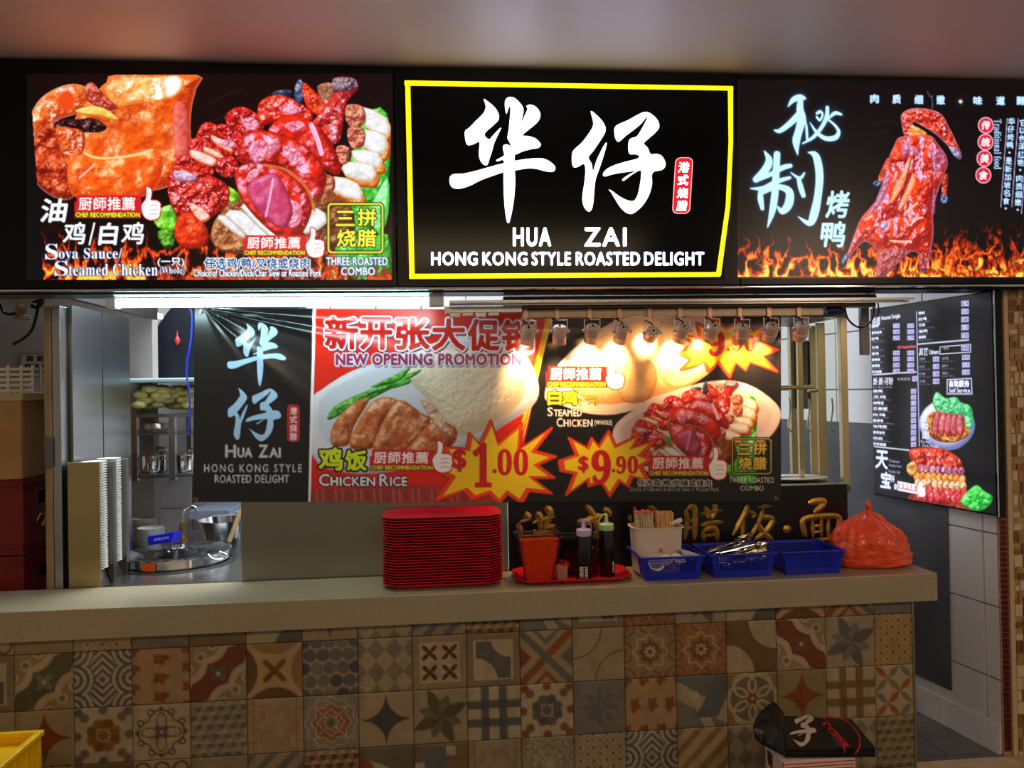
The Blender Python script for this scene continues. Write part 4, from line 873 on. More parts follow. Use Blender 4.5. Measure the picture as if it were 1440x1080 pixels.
vm = MB().lathe([(.023, .0225), (.023, .0195)], n=20, cap0=True)
part('vent', vm, vent_m, head, label='pale slotted rear vent')
hub = MB().lathe([(.005, .027), (.006, .022)], n=10, cap0=True)
for k in range(8):
    a = k*PI/4; hub.box((.013, -.0016, .0225), (.020, .0016, .0235)) if 0 else hub.add([(math.cos(a)*.012-math.sin(a)*s*.0018, math.sin(a)*.012+math.cos(a)*s*.0018, .0232) for s in (-1, 1)]+[(math.cos(a)*.020-math.sin(a)*s*.0028, math.sin(a)*.020+math.cos(a)*s*.0028, .0232) for s in (1, -1)], [(0, 1, 2, 3)])
part('vent_slots', hub, mat('vent_dark', (70, 48, 40), .5), head)
part('bulb', MB().lathe([(.018, -.042), (.016, -.030), (.006, -.02)], n=16, cap0=True), bulb_m, head)
part('cord', MB().tube(sm([(-.03, .0, .05), (-.022, -.012, .046), (-.006, -.016, .036), (0, -.004, .027)], 4, False).tolist(), .0032, 6), mat('cord_dark', (70, 40, 30), .5), sp, smooth=60)
for s_ in (-1, 1): part('knob', MB().tube([(s_*.029, 0, 0), (s_*.040, 0, 0)], .006, 8), can_m, sp)
ld = bpy.data.lights.new('lamp_beam', 'SPOT'); ld.energy = 19; ld.color = (1, .60, .27); ld.spot_size = math.radians(80); ld.spot_blend = .9; ld.shadow_soft_size = .014
lo = bpy.data.objects.new('lamp_beam', ld); COL.objects.link(lo); lo.parent = head; lo.location = (0, 0, -.054)
side = ['leftmost', 'second from the left', 'third from the left', 'fourth from the left', 'fifth from the left', 'fifth from the right', 'fourth from the right', 'third from the right', 'second from the right', 'rightmost']
TILT = [(-.72, .06), (-.35, 0), (-.70, .03), (-.80, .08), (-1.25, .02), (-.80, .12), (-.80, .22), (-.62, -.12), (-.72, .04), (-.60, -.05)]
for i, (px, py) in enumerate(zip(LXS, LYS)):
    lab = 'small warm spotlight, %s of ten on the beam%s' % (side[i], ', vent facing out' if i == 4 else '')
    o = sp if i == 0 else dup(sp, label=lab)
    o.location = atY(px, py+1, .165); o['label'] = lab
    h = [q for q in o.children if q.name.startswith('lamp_can')][0]; a, b = TILT[i]; h.rotation_euler = (-a, b*1.2, 0)

# ------------------------------------------------------------------ vinyl banner
BY = .268
bplane = plane_map((0, BY, 0), (0, 1, 0))
def fold(x, y):
    dx, dy = x-286, y-433; r = np.hypot(dx, dy)+1e-6; th = np.degrees(np.arctan2(dy, dx)); k = np.clip(r/25, 0, 1)
    g = lambda a, wd, A, L: A*np.exp(-((th-a)/wd)**2)*np.exp(-r/L)
    f = g(5, 3.2, .016, 260)+g(13, 2.6, .013, 230)-g(9, 2, .006, 200)+g(42, 5, .014, 120)+g(56, 7, .008, 90)+g(27, 5, -.006, 120)
    return f*k*1.25+.004*np.sin(x*.012)+.0015*np.sin(x*.031+1)*np.clip((705-y)/270, 0, 1)
def bf(px, py, off=0.):
    p = bplane(px, py, off); d = fold(np.asarray(px, float), np.asarray(py, float)); p = np.array(p); p[..., 1] -= d; return p
c = Canvas(271, 433, 1098, 706, (20, 18, 20))
top_y = lambda x: 433+(x-272)*.0085
c.poly([(442,430),(776,436),(734,640),(700,710),(436,710)], (222, 32, 14))
c.poly([(436,690),(560,682),(700,690),(700,712),(436,712)], (150, 60, 50), soft=5); 
for i in range(26): c.line([(436+i*9, 690), (437+i*9, 706)], 3, (196, 150, 128) if i % 3 else (120, 40, 34), alpha=.4)
c.poly([(770,436),(778,436),(752,545),(734,610),(728,640),(722,640),(745,545)], (250, 200, 20)); c.poly([(776,436),(779,436),(738,610),(734,620)], (250, 230, 90))
# plate of rice
pl = [(438,566),(452,548),(496,521),(560,500),(628,476),(670,466),(711,472),(744,506),(758,545),(748,572),(706,600),(660,630),(560,662),(480,664),(438,640)]
c.blob(pl, (170,172,188), (226,226,236), (255,255,255), puff=14, ns=.01, amp=.2, gl=.2, seed=60)
c.poly([(452,560),(500,530),(570,508),(640,484),(690,482),(730,510),(742,545),(700,590),(600,640),(490,640),(452,610)], (206,206,220), smooth=4, soft=3)
c.blob([(580,510),(620,490),(680,490),(720,505),(738,540),(728,570),(690,600),(640,612),(600,560),(570,530)], (200,184,156), (242,228,206), (255,252,244), puff=34, ns=.5, amp=.5, seed=61, gl=.5)
for P in ([(498,560),(540,540),(590,520),(584,528),(540,552),(510,566)], [(470,572),(500,556),(566,532),(575,540),(520,556),(478,584),(460,590)], [(520,545),(560,525),(578,516),(560,536)]): c.blob(P, (20,90,20), (80,170,50), (200,240,160), puff=5, seed=62)
for P in ([(466,625),(468,598),(490,572),(506,562),(520,562),(498,600),(490,626)], [(492,630),(500,600),(520,568),(540,558),(560,566),(536,600),(526,630)], [(524,636),(536,600),(560,562),(592,580),(606,590),(590,620),(560,640)], [(570,640),(590,612),(610,592),(640,600),(640,622),(610,644)]):
    c.blob(P, (120,40,12), (206,106,54), (255,226,200), puff=10, ns=.07, amp=1.6, seed=63, gl=.7, edge=(232,170,110))
c.blob([(590,560),(604,586),(620,606),(636,612),(626,590),(606,568)], (150,110,90), (226,190,160), (255,240,220), puff=4, seed=64)
# white chicken on its plate, roasted platter on the other
c.poly([(766,560),(780,520),(830,470),(900,436),(1000,436),(1018,500),(960,548),(880,580),(830,582),(790,570)], (236,214,196), smooth=4, soft=1)
c.blob([(800,540),(824,500),(850,468),(890,450),(950,452),(990,480),(996,515),(960,545),(900,562),(840,568)], (216,150,90), (250,214,160), (255,250,235), puff=24, ns=.03, amp=1.6, seed=65, gl=.5)
c.blob([(868,500),(900,500),(924,520),(916,560),(880,566),(866,540)], (196,124,66), (244,200,144), (255,244,220), puff=12, ns=.04, amp=1, seed=66, gl=.4)
c.blob([(926,520),(960,500),(1000,510),(990,530),(950,548)], (206,134,76), (248,206,150), (255,244,220), puff=10, ns=.04, seed=67, gl=.4)
c.poly([(862,606),(880,584),(930,556),(1000,536),(1050,540),(1090,566),(1097,590),(1076,620),(1020,650),(960,668),(900,660),(868,632)], (228,206,206), smooth=4, soft=1)
c.poly([(872,606),(890,588),(940,562),(1000,546),(1050,550),(1080,572),(1084,592),(1060,616),(1000,644),(940,656),(890,640)], (210,186,184), smooth=4, soft=3)
meat_platter(c, lambda x, y: (890+(x-240)*.565, 536+(y-110)*.50), .6)
# star bursts with prices
def burst(cx, cy, pts, price):
    c.poly(pts, (150, 20, 16), grow=2.2); c.poly(pts, (236, 70, 20), grow=1.); q = [(cx+(x-cx)*.90, cy+(y-cy)*.90) for x, y in pts]; c.poly(q, (246, 214, 24)); c.line(q, .8, (200, 60, 20), closed=True)
B1 = [(612,704),(634,672),(612,660),(634,652),(622,628),(656,632),(660,610),(674,626),(690,592),(700,624),(733,596),(730,632),(776,602),(752,634),(782,642),(756,654),(780,672),(748,672),(776,694),(744,690),(734,708),(714,694),(702,708),(688,694),(664,702),(652,690)]
B2 = [(786,648),(810,640),(800,616),(826,630),(832,616),(842,628),(856,606),(866,628),(900,612),(890,630),(922,620),(902,640),(918,646),(902,656),(914,676),(890,670),(884,684),(872,676),(858,698),(846,678),(828,684),(826,674),(796,696),(808,666),(788,662)]
B3 = [(958,520),(972,506),(956,498),(974,482),(960,470),(984,474),(980,452),(1000,462),(1006,440),(1020,460),(1046,444),(1044,466),(1076,458),(1062,478),(1094,492),(1070,500),(1092,522),(1054,508),(1048,520),(1034,508),(1026,530),(1010,510),(996,522),(990,508),(976,516)]
burst(704, 652, B1, 0); burst(852, 650, B2, 0); burst(1020, 486, B3, 0)
PR = (206, 22, 30)
c.text('$', (637,632,655,662), PR, grow=1.3); c.text(serif('1'), (666,624,690,684), PR, grow=1.2); c.text('.', (693,660,698,665), PR, grow=.5); c.text(serif('00'), (700,632,742,668), PR, grow=.6)
c.text('$', (814,642,827,664), PR, grow=1.); c.text(serif('9'), (833,634,858,680), PR, grow=1.4); c.text('.', (861,660,865,664), PR, grow=.5); c.text(serif('90'), (867,642,897,666), PR, grow=.6)
c.text('$', (978,470,990,490), PR, grow=.8); c.text(serif('9'), (996,462,1018,500), PR, grow=1.4); c.text(serif('.90'), (1022,470,1062,494), PR, grow=.8)
# left black field
c.rect(270, 430, 437.5, 710, (24, 22, 24)); c.poly([(440,430),(444.5,430),(436.5,710),(433,710)], (244,240,246))
c.rect(270, 430, 440, 433, (24,22,24))
def mapf(P, s, d): return [(d[0]+(x-s[0])/(s[2]-s[0])*(d[2]-d[0]), d[1]+(y-s[1])/(s[3]-s[1])*(d[3]-d[1])) for x, y in P]
IB = (172, 206, 240)
for P in HUA: c.poly(mapf(sm(P, 3), (632,137,781,314), (319,453,402,543)), IB)
for P in ZAI: c.poly(mapf(sm(P, 3), (804,157,935,302), (320,546,395,621)), IB)
c.poly(capsule(404, 569, 421, 621, 5), (176, 34, 40), grow=.5)
for i, ch in enumerate('港式烧腊'): c.text(ch, (407.5, 573+i*12, 417.5, 583+i*12), (240,200,205), grow=.2)
c.text('H', (317,626,331,643), (206,204,216), grow=.6); c.text('UA', (334,630,354,643), (206,204,216), grow=.5); c.text('Z', (364,626,376,643), (206,204,216), grow=.6); c.text('AI', (379,630,394,643), (206,204,216), grow=.5)
c.text('HONG KONG STYLE', (287,653,424,664), (204,202,214), grow=.4, sp=1.35); c.text('ROASTED DELIGHT', (302,668,406,679), (204,202,214), grow=.4, sp=1.1)
for ch, x0, x1 in (('新',458,502),('开',508,550),('张',558,603),('大',609,653),('促',659,701),('销',706,750)):
    y = 446+(x0-458)*.012; c.text(ch, (x0, y, x1, y+44), (196, 26, 22), grow=1.7, out=(236,238,250), ow=2.4, sh=((1.5, 2.5), (110, 60, 90)))
c.text('NEW OPENING PROMOTION', (473,498,732,513), (150, 44, 84), grow=.9, out=(226,224,240), ow=1.8, sh=((1, 1.6), (120, 110, 150)), sp=1.08)
BK = (14, 12, 10)
c.text('鸡', (449,630,481,661), (214, 228, 30), grow=1.3, out=BK, ow=2.4); c.text('饭', (486,634,515,661), (214, 228, 30), grow=1.3, out=BK, ow=2.4)
for st, b in (('C', (449,667,463,683)), ('HICKEN', (465,671,527,683)), ('R', (534,667,546,683)), ('ICE', (549,671,572,683))): c.text(st, b, (228,226,236), grow=.7, out=BK, ow=1.3)
chef_label(c, 520, 633, 611, 662, (608, 621, 636, 664)); chef_label(c, 768, 515, 854, 545, (852, 511, 878, 547)); chef_label(c, 912, 641, 998, 670, (997, 630, 1022, 674))
c.text('白', (771,549,789,569), (250, 226, 40), grow=.9, out=BK, ow=1.5); c.text('鸡', (791,550,811,569), (250, 226, 40), grow=.9, out=BK, ow=1.5); c.text('(一只)', (814,559,840,570), (246, 222, 60), grow=.2, out=BK, ow=.8)
WT = (244, 240, 238)
for st, b in (('S', (770,573,777,585)), ('TEAMED', (779,576,818,585)), ('C', (783,588,791,600)), ('HICKEN', (793,590,833,600)), ('(WHOLE)', (836,591,861,599))): c.text(st, b, WT, grow=.25, out=BK, ow=.8)
c.text('任选鸡/鸭/叉烧或烧肉', (897,675,1000,684), (30, 30, 34), grow=.2, out=(238,232,228), ow=1.1); c.text('Choice of Chicken/Duck/Char Siew or Roasted Pork', (886,685,1011,691), WT, grow=.1, out=BK, ow=.5)
combo_box(c, 1030, 617, 1084, 666, (206, 176, 60), 1.4)
c.text('THREE ROASTED', (1026,671,1088,679), WT, grow=.15); c.text('COMBO', (1041,683,1074,690), WT, grow=.15)
gy = lambda a, b: [(x, y) for x, y in zip(a, b)]
bn = thing('promotion_banner', 'wide vinyl promotion banner with food photographs hanging behind the spotlights', 'banner', (1.55, BY, 1.2))
# the sheet hangs between four slightly uneven edges
L0, R0_ = lambda y: 274-(y-433)*.022, lambda y: 1096.
Wc, Hc = c.W, c.Hh; ty = 433+(c.X-271)*.006
def bmap(px, py, off=0.):
    px = np.asarray(px, float); py = np.asarray(py, float)
    x = np.where(px < 300, px+(1-(py-433)/272.)*3.0*(300-px)/29., px); y = py+(px-271)*.006*(1-np.clip((py-433)/60., 0, 1))
    return bf(x, y, off)
c.sheet('printed_vinyl', bmap, print_mat('vinyl_print', rough=.27, spec=.6), bn)
gx_, gy_ = np.meshgrid(np.linspace(271, 1098, 120), np.linspace(433, 706, 40)); V = bmap(gx_.ravel(), gy_.ravel(), -.004)-np.array(BASE[bn]); idx = np.arange(4800).reshape(40, 120)
q = np.stack([idx[:-1, :-1], idx[:-1, 1:], idx[1:, 1:], idx[1:, :-1]], -1).reshape(-1, 4)
o = grid_mesh('backing', V, q, np.full((4800, 3), .02), black_pl, bn)
for px, py in ((275.5, 702), (1091, 700.5), (282, 438), (1090, 444)):
    p = Vector(bmap(px, py, .0015)); rg = MB()
    ring = [(p.x+.0062*math.cos(a), p.y, p.z+.0062*math.sin(a)) for a in np.arange(13)*PI/6]
    part('grommet', MB().tube(ring, .0022, 6), chrome, bn, smooth=60)
# blue cable hanging beside the banner
solo('blue_cable', MB().tube(sm([tuple(atY(266, 433, .27)), tuple(atY(270, 445, .27)), tuple(atY(268, 480, .27)), tuple(atY(262, 520, .27)), tuple(atY(267, 560, .27)), tuple(atY(264, 612, .27))], 5, False).tolist(), .0035, 8), mat('blue_cable', (30, 62, 220), .4), 'thin bright blue cable hanging at the left edge of the banner', 'cable', smooth=60)

# ------------------------------------------------------------------ steel panel and black gold-lettered board behind the counter top
p0, p1 = atY(340, 800, .285).x, atY(715, 800, .285).x
solo('steel_back_panel', MB().box((p0, .284, .815), (p1, .298, 1.27)), mat('satin_steel', (150, 146, 132), .34, 1., var=.06, scale=3), 'plain satin steel panel standing behind the counter under the banner', 'panel', bevel=.002)
bd = thing('lettered_board', 'black board with raised gold brushed characters behind the baskets', 'sign board', (2.3, .33, .80))
q0, q1 = atY(713, 700, .30).x, atY(1192, 700, .30).x
part('board', MB().box((q0+.004, .30, .812), (q1, .33, WZ(1150, 682, .30))), mat('black_laminate', (17, 14, 16), .3, var=.15), bd, bevel=.002)
part('edge_strip', MB().box((q0+.004, .296, WZ(1150, 682, .30)), (q1+.004, .334, WZ(1150, 682, .30)+.004)), steel, bd)
gf = plane_map((0, .30, 0), (0, 1, 0)); gold = mat('brushed_gold', (196, 158, 74), .38, .75, var=.25, scale=40)
def ribbon(strokes, name, label=None):
    mb = MB()
    for S in strokes:
        P = sm(S, 4, False); P = np.array([(a[0], a[1], a[2] if len(a) > 2 else 7) for a in P]) if P.shape[1] > 2 else np.c_[P, np.full(len(P), 6.)]
        P[:, 2] *= .66*np.minimum(1, .35+np.minimum(np.arange(len(P)), np.arange(len(P))[::-1])*.35)
        T = np.gradient(P[:, :2], axis=0); T /= np.linalg.norm(T, axis=1)[:, None]+1e-9; N = np.c_[-T[:, 1], T[:, 0]]; w2 = P[:, 2:3]
        A, Bm, Cc = P[:, :2]+N*w2, P[:, :2], P[:, :2]-N*w2
        vs = [gf(A[:, 0], A[:, 1], .002), gf(Bm[:, 0], Bm[:, 1], .009), gf(Cc[:, 0], Cc[:, 1], .002)]; n = len(P)
        V = [tuple(v) for k in vs for v in k]; f = []
        for i in range(n-1):
            f += [(i, i+1, n+i+1, n+i), (n+i, n+i+1, 2*n+i+1, 2*n+i)]
        mb.add(V, f)
    part(name, mb, gold, bd, label)
c8 = lambda P, w=5: [(710+x/7.58, 690+y/7.58, w) for x, y in P]; c3 = lambda P, w=5: [(860+x/3., 680+y/3., w) for x, y in P]
ribbon([c8([(205,235),(245,265),(265,300)], 7), c8([(280,310),(200,320),(150,345)], 3), c8([(150,345),(150,380),(170,430),(160,520),(200,600)], 6), c8([(330,230),(370,270),(390,330)], 7), c8([(430,165),(480,220),(475,270)], 8), c8([(295,345),(400,310),(540,275)], 5), c8([(375,310),(380,420)], 6), c8([(500,280),(450,340),(420,430)], 5), c8([(440,395),(540,370)], 6), c8([(300,470),(420,440),(560,420)], 5), c8([(330,520),(330,640),(480,640),(480,520)], 5)], 'gold_character', 'gold brushed character 港')
ribbon([c8([(765,325),(850,335),(950,290),(1050,270)], 8), c8([(855,150),(920,220),(960,300),(1000,430),(1080,640),(1130,600)], 7), c8([(1045,205),(1090,215),(1130,270)], 7), c8([(800,440),(900,420)], 6), c8([(850,440),(850,620)], 6), c8([(780,640),(940,600)], 6)], 'gold_character', 'gold brushed character 式')
ribbon([c3([(95,95),(105,160),(85,240)]), c3([(75,130),(80,160)]), c3([(125,120),(115,150)]), c3([(150,95),(190,110)]), c3([(140,140),(240,120)]), c3([(170,90),(200,170),(230,160)]), c3([(145,180),(240,170)]), c3([(170,180),(150,240)]), c3([(205,178),(210,235),(240,225)])], 'gold_character', 'gold brushed character 烧')
ribbon([c3([(312,105),(318,160),(308,238)]), c3([(318,108),(348,98),(352,160),(348,240)], 6), c3([(322,150),(350,165)], 4), c3([(320,192),(350,180)], 4), c3([(390,95),(405,120),(405,150)], 5), c3([(430,85),(438,110),(420,150)], 6), c3([(370,128),(468,112)], 5), c3([(372,178),(420,165),(472,162)], 5), c3([(385,195),(390,242)], 5), c3([(385,198),(435,188),(445,242)], 6), c3([(392,222),(440,214)], 4)], 'gold_character', 'gold brushed character 腊')
ribbon([c3([(575,88),(560,130),(510,218)], 6), c3([(560,112),(605,128),(590,145)], 4), c3([(560,150),(548,235)], 5), c3([(545,232),(595,205)], 4), c3([(612,100),(675,95)], 5), c3([(640,105),(620,165),(580,230)], 5), c3([(622,140),(678,148),(655,195),(600,238)], 6), c3([(610,160),(640,205),(680,236)], 6)], 'gold_character', 'gold brushed character 饭')
dt = MB(); P = [(860+740/3+5.6*math.cos(a), 680+192/3+5.6*math.sin(a)) for a in np.arange(20)*PI/10]
ct_ = gf(P[0][0]-5.6, P[0][1], .008); dt.add([tuple(gf(x, y, .001)) for x, y in P]+[tuple(gf(860+(740/3), 744, .009))], [(i, (i+1) % 20, 20) for i in range(20)])
part('gold_dot', dt, gold, bd, 'round gold dot between two characters')
ribbon([c3([(828,82),(880,72),(905,80)], 7), c3([(905,78),(880,100),(850,122)], 6), c3([(820,225),(806,180),(812,150),(870,138),(950,138),(960,170),(945,235)], 6), c3([(848,148),(850,228)], 5), c3([(885,145),(885,228)], 5), c3([(850,180),(885,175)], 4), c3([(850,205),(885,200)], 4), c3([(915,148),(912,230)], 5), c3([(840,240),(930,232)], 5)], 'gold_character', 'gold brushed character 面')
# ------------------------------------------------------------------ things on the counter top
CT = .8845
ORD = 'second third fourth fifth sixth seventh eighth ninth tenth eleventh twelfth thirteenth fourteenth'.split()
# stack of red trays
def tray_mesh(w=.46, d=.26, h=.020, ch=.045, t=.003):
    def ring(x, y, c, z): return [(-x+c, -y, z), (x-c, -y, z), (x, -y+c, z), (x, y-c, z), (x-c, y, z), (-x+c, y, z), (-x, y-c, z), (-x, -y+c, z)]
    a, b = w/2, d/2; R = [ring(a-.03, b-.03, ch*.7, 0), ring(a-.004, b-.004, ch, h-.004), ring(a, b, ch, h-.003), ring(a, b, ch, h), ring(a-.006, b-.006, ch, h), ring(a-.032, b-.032, ch*.7, t)]
    v = [p for r in R for p in r]; f = [tuple(range(8))[::-1], tuple(40+k for k in range(8))]
    for i in range(5):
        for k in range(8): f.append((i*8+k, i*8+(k+1) % 8, (i+1)*8+(k+1) % 8, (i+1)*8+k))
    m = MB(); m.v = v; m.f = f; return m
A, Bx = atY(537, 800, .02).x, atY(708, 800, .02).x; tx = (A+Bx)/2; tw = Bx-A
N = 25; top = WZ(620, 727, .02); pitch = (top-CT-.020)/(N-1)
t0 = solo('food_tray', tray_mesh(tw, .25), red_pl, 'x', 'tray', 'stacked red food trays', org=(0, 0, 0), smooth=35)
for i in range(N):
    o = t0 if i == 0 else t0.copy()
    if i: COL.objects.link(o)
    o.location = (tx+random.uniform(-.0012, .0012), .146+random.uniform(-.001, .001), CT+i*pitch)
    o['label'] = 'topmost red plastic tray of the tall tray stack, its inside showing' if i == N-1 else 'bottom red plastic tray of the tall tray stack, lying on the counter' if i == 0 else '%s red plastic tray from the top of the tall tray stack' % ORD[N-i-2] if i > 11 else '%s red plastic tray from the bottom of the tall tray stack' % ORD[i-1]
# serving tray with sauces
A, Bx = atY(723, 810, .03).x, atY(893, 810, .03).x
st = dup(t0, ((A+Bx)/2, .126, CT), label='single shallow red tray carrying the sauces, cutlery tub and bottles', group=None); st.name = 'serving_tray'; del st['group']
st.scale = (1., 1., 1.1); TZ = CT+.004
def tub(x, y, z, w, d, h, tp, name, label, fill_m=None, fill=.9, lid=True):
    t = thing(name, label, 'container', (x, y, z))
    def sq(a, b, zz, r): return [(x-a+r, y-b, zz), (x+a-r, y-b, zz), (x+a, y-b+r, zz), (x+a, y+b-r, zz), (x+a-r, y+b, zz), (x-a+r, y+b, zz), (x-a, y+b-r, zz), (x-a, y-b+r, zz)]
    def shell(R, closed=True):
        m = MB(); m.v = [p for r in R for p in r]; m.f = [tuple(range(8))[::-1]]+([tuple((len(R)-1)*8+k for k in range(8))] if closed else [])
        for i in range(len(R)-1):
            for k in range(8): m.f.append((i*8+k, i*8+(k+1) % 8, (i+1)*8+(k+1) % 8, (i+1)*8+k))
        return m
    a, b = w/2, d/2; k = tp
    part('body', shell([sq(a*k, b*k, z, .008), sq(a, b, z+h, .01), sq(a+.006, b+.006, z+h, .012), sq(a+.006, b+.006, z+h+.003, .012), sq(a-.002, b-.002, z+h+.002, .01), sq(a*k-.002, b*k-.002, z+.002, .008)]), clear, t, smooth=30)
    if fill_m: e = fill; part('contents', shell([sq(a*k-.003, b*k-.003, z+.003, .008), sq((a*k+(a-a*k)*e)-.003, (b*k+(b-b*k)*e)-.003, z+h*e, .01)]), fill_m, t)
    if lid: part('lid', shell([sq(a+.009, b+.009, z+h+.004, .012), sq(a+.009, b+.009, z+h+.009, .012), sq(a-.004, b-.004, z+h+.012, .01), sq(a-.008, b-.008, z+h+.009, .01), sq(a-.01, b-.01, z+h+.005, .01)]), clear, t, smooth=30)
    return t
chili = mat('chilli_sauce', (238, 66, 12), .35, var=.15, scale=60)
x = (atY(737, 800, .10).x+atY(776, 800, .10).x)/2
sz = WZ(756, 751, .09)
tub(x+.002, .108, TZ, .160, .125, sz-TZ-.008, .70, 'chilli_tub', 'clear square tub full of orange-red chilli sauce at the tray left end', chili, .95)
x2 = (atY(782, 780, .17).x+atY(846, 780, .17).x)/2
ut = tub(x2+.005, .175, TZ, .178, .10, WZ(800, 750, .19)-TZ-.01, .75, 'cutlery_tub', 'clear square tub with dark sauce behind the two squeeze bottles', mat('dark_sauce', (44, 18, 14), .25, var=.3), .55)
def bottle(px, py_top, py_bot, Y, capc, label, capname):
    p = atY(px, py_bot, Y); h = WZ(px, py_top, Y)-TZ; x = p.x
    t = thing('squeeze_bottle', label, 'bottle', (x, Y, TZ), 'squeeze bottles on the red tray')
    r = .0305; hb = h*.80
    part('body', MB().lathe([(r*.9, 0), (r, .004), (r, hb*.55), (r*.96, hb*.9), (r*.88, hb), (r*.84, hb), (.005, hb)], (x, Y, TZ), 24), mat('soy_filled_plastic', (22, 16, 22), .15, var=.2, coat=.4), t, smooth=40)
    part('highlight_wall', MB().lathe([(r*1.03, .002), (r*1.05, hb*.55), (r*.99, hb*.92)], (x, Y, TZ), 24, cap0=False), clear, t, smooth=40)
    cap = part('cap', MB().lathe([(r*.92, hb), (r*.96, hb+.004), (r*.96, hb+h*.10), (r*.86, hb+h*.115), (.009, hb+h*.13), (.007, hb+h*.2), (.0045, hb+h*.26)], (x, Y, TZ), 24, cap1=True), mat(capname, capc, .35, var=.03), t, smooth=40)
    part('nozzle_cap', MB().lathe([(.0062, hb+h*.215), (.0068, hb+h*.26), (.004, hb+h*.285)], (x, Y, TZ), 12, cap1=True), MATS[capname], cap, smooth=50)
    s = 1 if px < 830 else -1
    part('cap_strap', MB().tube(sm([(x, Y, TZ+hb+h*.28), (x+s*.018, Y, TZ+hb+h*.255), (x+s*.030, Y, TZ+hb+h*.15), (x+s*.026, Y, TZ+hb+h*.05)], 4, False).tolist(), .0022, 6), MATS[capname], cap, smooth=60)
    # printed marks
    m = MB()
    for k, (a0, a1) in enumerate(((-2.35, -1.85), (-1.70, -1.35)) if px < 830 else ((-1.1, -.8),)):
        for j in range(7):
            z = TZ+.018+j*.0062; aa = [a0+(a1-a0)*q/4 for q in range(5)]
            for q0_, q1_ in ((0, 2), (2, 4)) if j % 2 else ((0, 4),):
                P = [(x+(r+.0026)*math.cos(aa[q]), Y+(r+.0026)*math.sin(aa[q])) for q in range(q0_, q1_+1)]
                for u, v in zip(P[:-1], P[1:]): m.add([(u[0], u[1], z), (v[0], v[1], z), (v[0], v[1], z+.0035), (u[0], u[1], z+.0035)], [(0, 1, 2, 3)])
    part('printed_marks', m, white_pl, t)
bottle(822, 737, 815, .055, (196, 176, 226), 'squeeze bottle of dark soy sauce with a pale lilac cap, on the red tray', 'lilac_cap')
bottle(854, 729, 806, .120, (168, 212, 160), 'squeeze bottle of dark soy sauce with a pale green cap, on the red tray', 'green_cap')
# toothpick cup
p = atY(791, 812, .035); tp = thing('toothpick_cup', 'small clear cup crammed with toothpicks in front of the tubs', 'cup', (p.x, .038, TZ))
part('cup', MB().lathe([(.019, 0), (.026, .060), (.027, .062), (.025, .060), (.018, .002)], (p.x, .038, TZ), 20), clear, tp, smooth=40)
m = MB()
for k in range(60):
    a = k*2.399; r = .017*math.sqrt(k/60.); m.tube([(p.x+r*math.cos(a), .038+r*math.sin(a), TZ+.004), (p.x+r*1.35*math.cos(a), .038+r*1.35*math.sin(a), TZ+.058+.008*random.random())], .0014, 5)
part('toothpicks', m, mat('toothpick_wood', (226, 184, 132), .6), tp, kind='stuff')
part('dome_lid', MB().lathe([(.027, .062), (.026, .074), (.018, .084), (.012, .086)], (p.x, .038, TZ), 16, cap0=False, cap1=True), clear, tp, smooth=30)

# blue baskets
def basket(x, y, z, w, d, h, label):
    t = thing('basket', label, 'basket', (x, y, z), 'blue baskets in a row on the counter')
    a, b = w/2, d/2; k0 = .88; fr = MB(); T = .0022
    def wall(p0, p1, q0, q1):      # bottom edge p0-p1, top edge q0-q1; lattice with a solid band under and over it
        p0, p1, q0, q1 = map(Vector, (p0, p1, q0, q1)); n = (p1-p0).cross(q0-p0).normalized()*T
        P = lambda u, v: (p0*(1-u)+p1*u)*(1-v)+(q0*(1-u)+q1*u)*v
        def quad(u0, u1, v0, v1):
            c4 = [P(u0, v0), P(u1, v0), P(u1, v1), P(u0, v1)]; fr.hexa([c-n*.5 for c in c4], [c+n*.5 for c in c4])
        quad(0, 1, 0, .30); quad(0, 1, .92, 1); quad(0, .10, .30, .92); quad(.90, 1, .30, .92)
        nu = max(6, int((p1-p0).length*.8/.0078)); nv = 9
        for i in range(1, nu): u = .10+.80*i/nu; quad(u-.0065*.9/1, u+.0065*.9/1, .30, .92) if nu < 18 else quad(u-.0042, u+.0042, .30, .92)
        for j in range(1, nv): v = .30+.62*j/nv; quad(.10, .90, v-.013, v+.013)
    c0 = [(x-a*k0, y-b*k0, z), (x+a*k0, y-b*k0, z), (x+a*k0, y+b*k0, z), (x-a*k0, y+b*k0, z)]; c1 = [(x-a, y-b, z+h), (x+a, y-b, z+h), (x+a, y+b, z+h), (x-a, y+b, z+h)]
    for i in range(4): wall(c0[i], c0[(i+1) % 4], c1[i], c1[(i+1) % 4])
    part('lattice_walls', fr, blue_pl, t)
    part('base', MB().box((x-a*k0, y-b*k0, z), (x+a*k0, y+b*k0, z+.003)), blue_pl, t)
    rm = MB(); e = .010
    for (xa, ya, xb, yb) in ((x-a-e, y-b-e, x+a+e, y-b), (x-a-e, y+b, x+a+e, y+b+e), (x-a-e, y-b, x-a, y+b), (x+a, y-b, x+a+e, y+b)): rm.box((xa, ya, z+h-.002), (xb, yb, z+h+.003))
    part('rim', rm, blue_pl, t, bevel=.001); return t
bh = WZ(948, 784.5, .0)-CT; bas = []
for i, (xa, xb, lab) in enumerate(((900, 994, 'blue perforated basket holding the white tub and small bowls'), (998, 1096, 'blue perforated basket full of shiny metal cutlery'), (1100, 1193, 'blue perforated basket at the right, standing almost empty'))):
    a, b = atY(xa, 785, .0).x, atY(xb, 785, .0).x; w = b-a-.024
    basket((a+b)/2, .118, CT+.0005, w, .215, bh, lab); bas.append(((a+b)/2, w))
bx_, bw = bas[0]; BZ = CT+.004
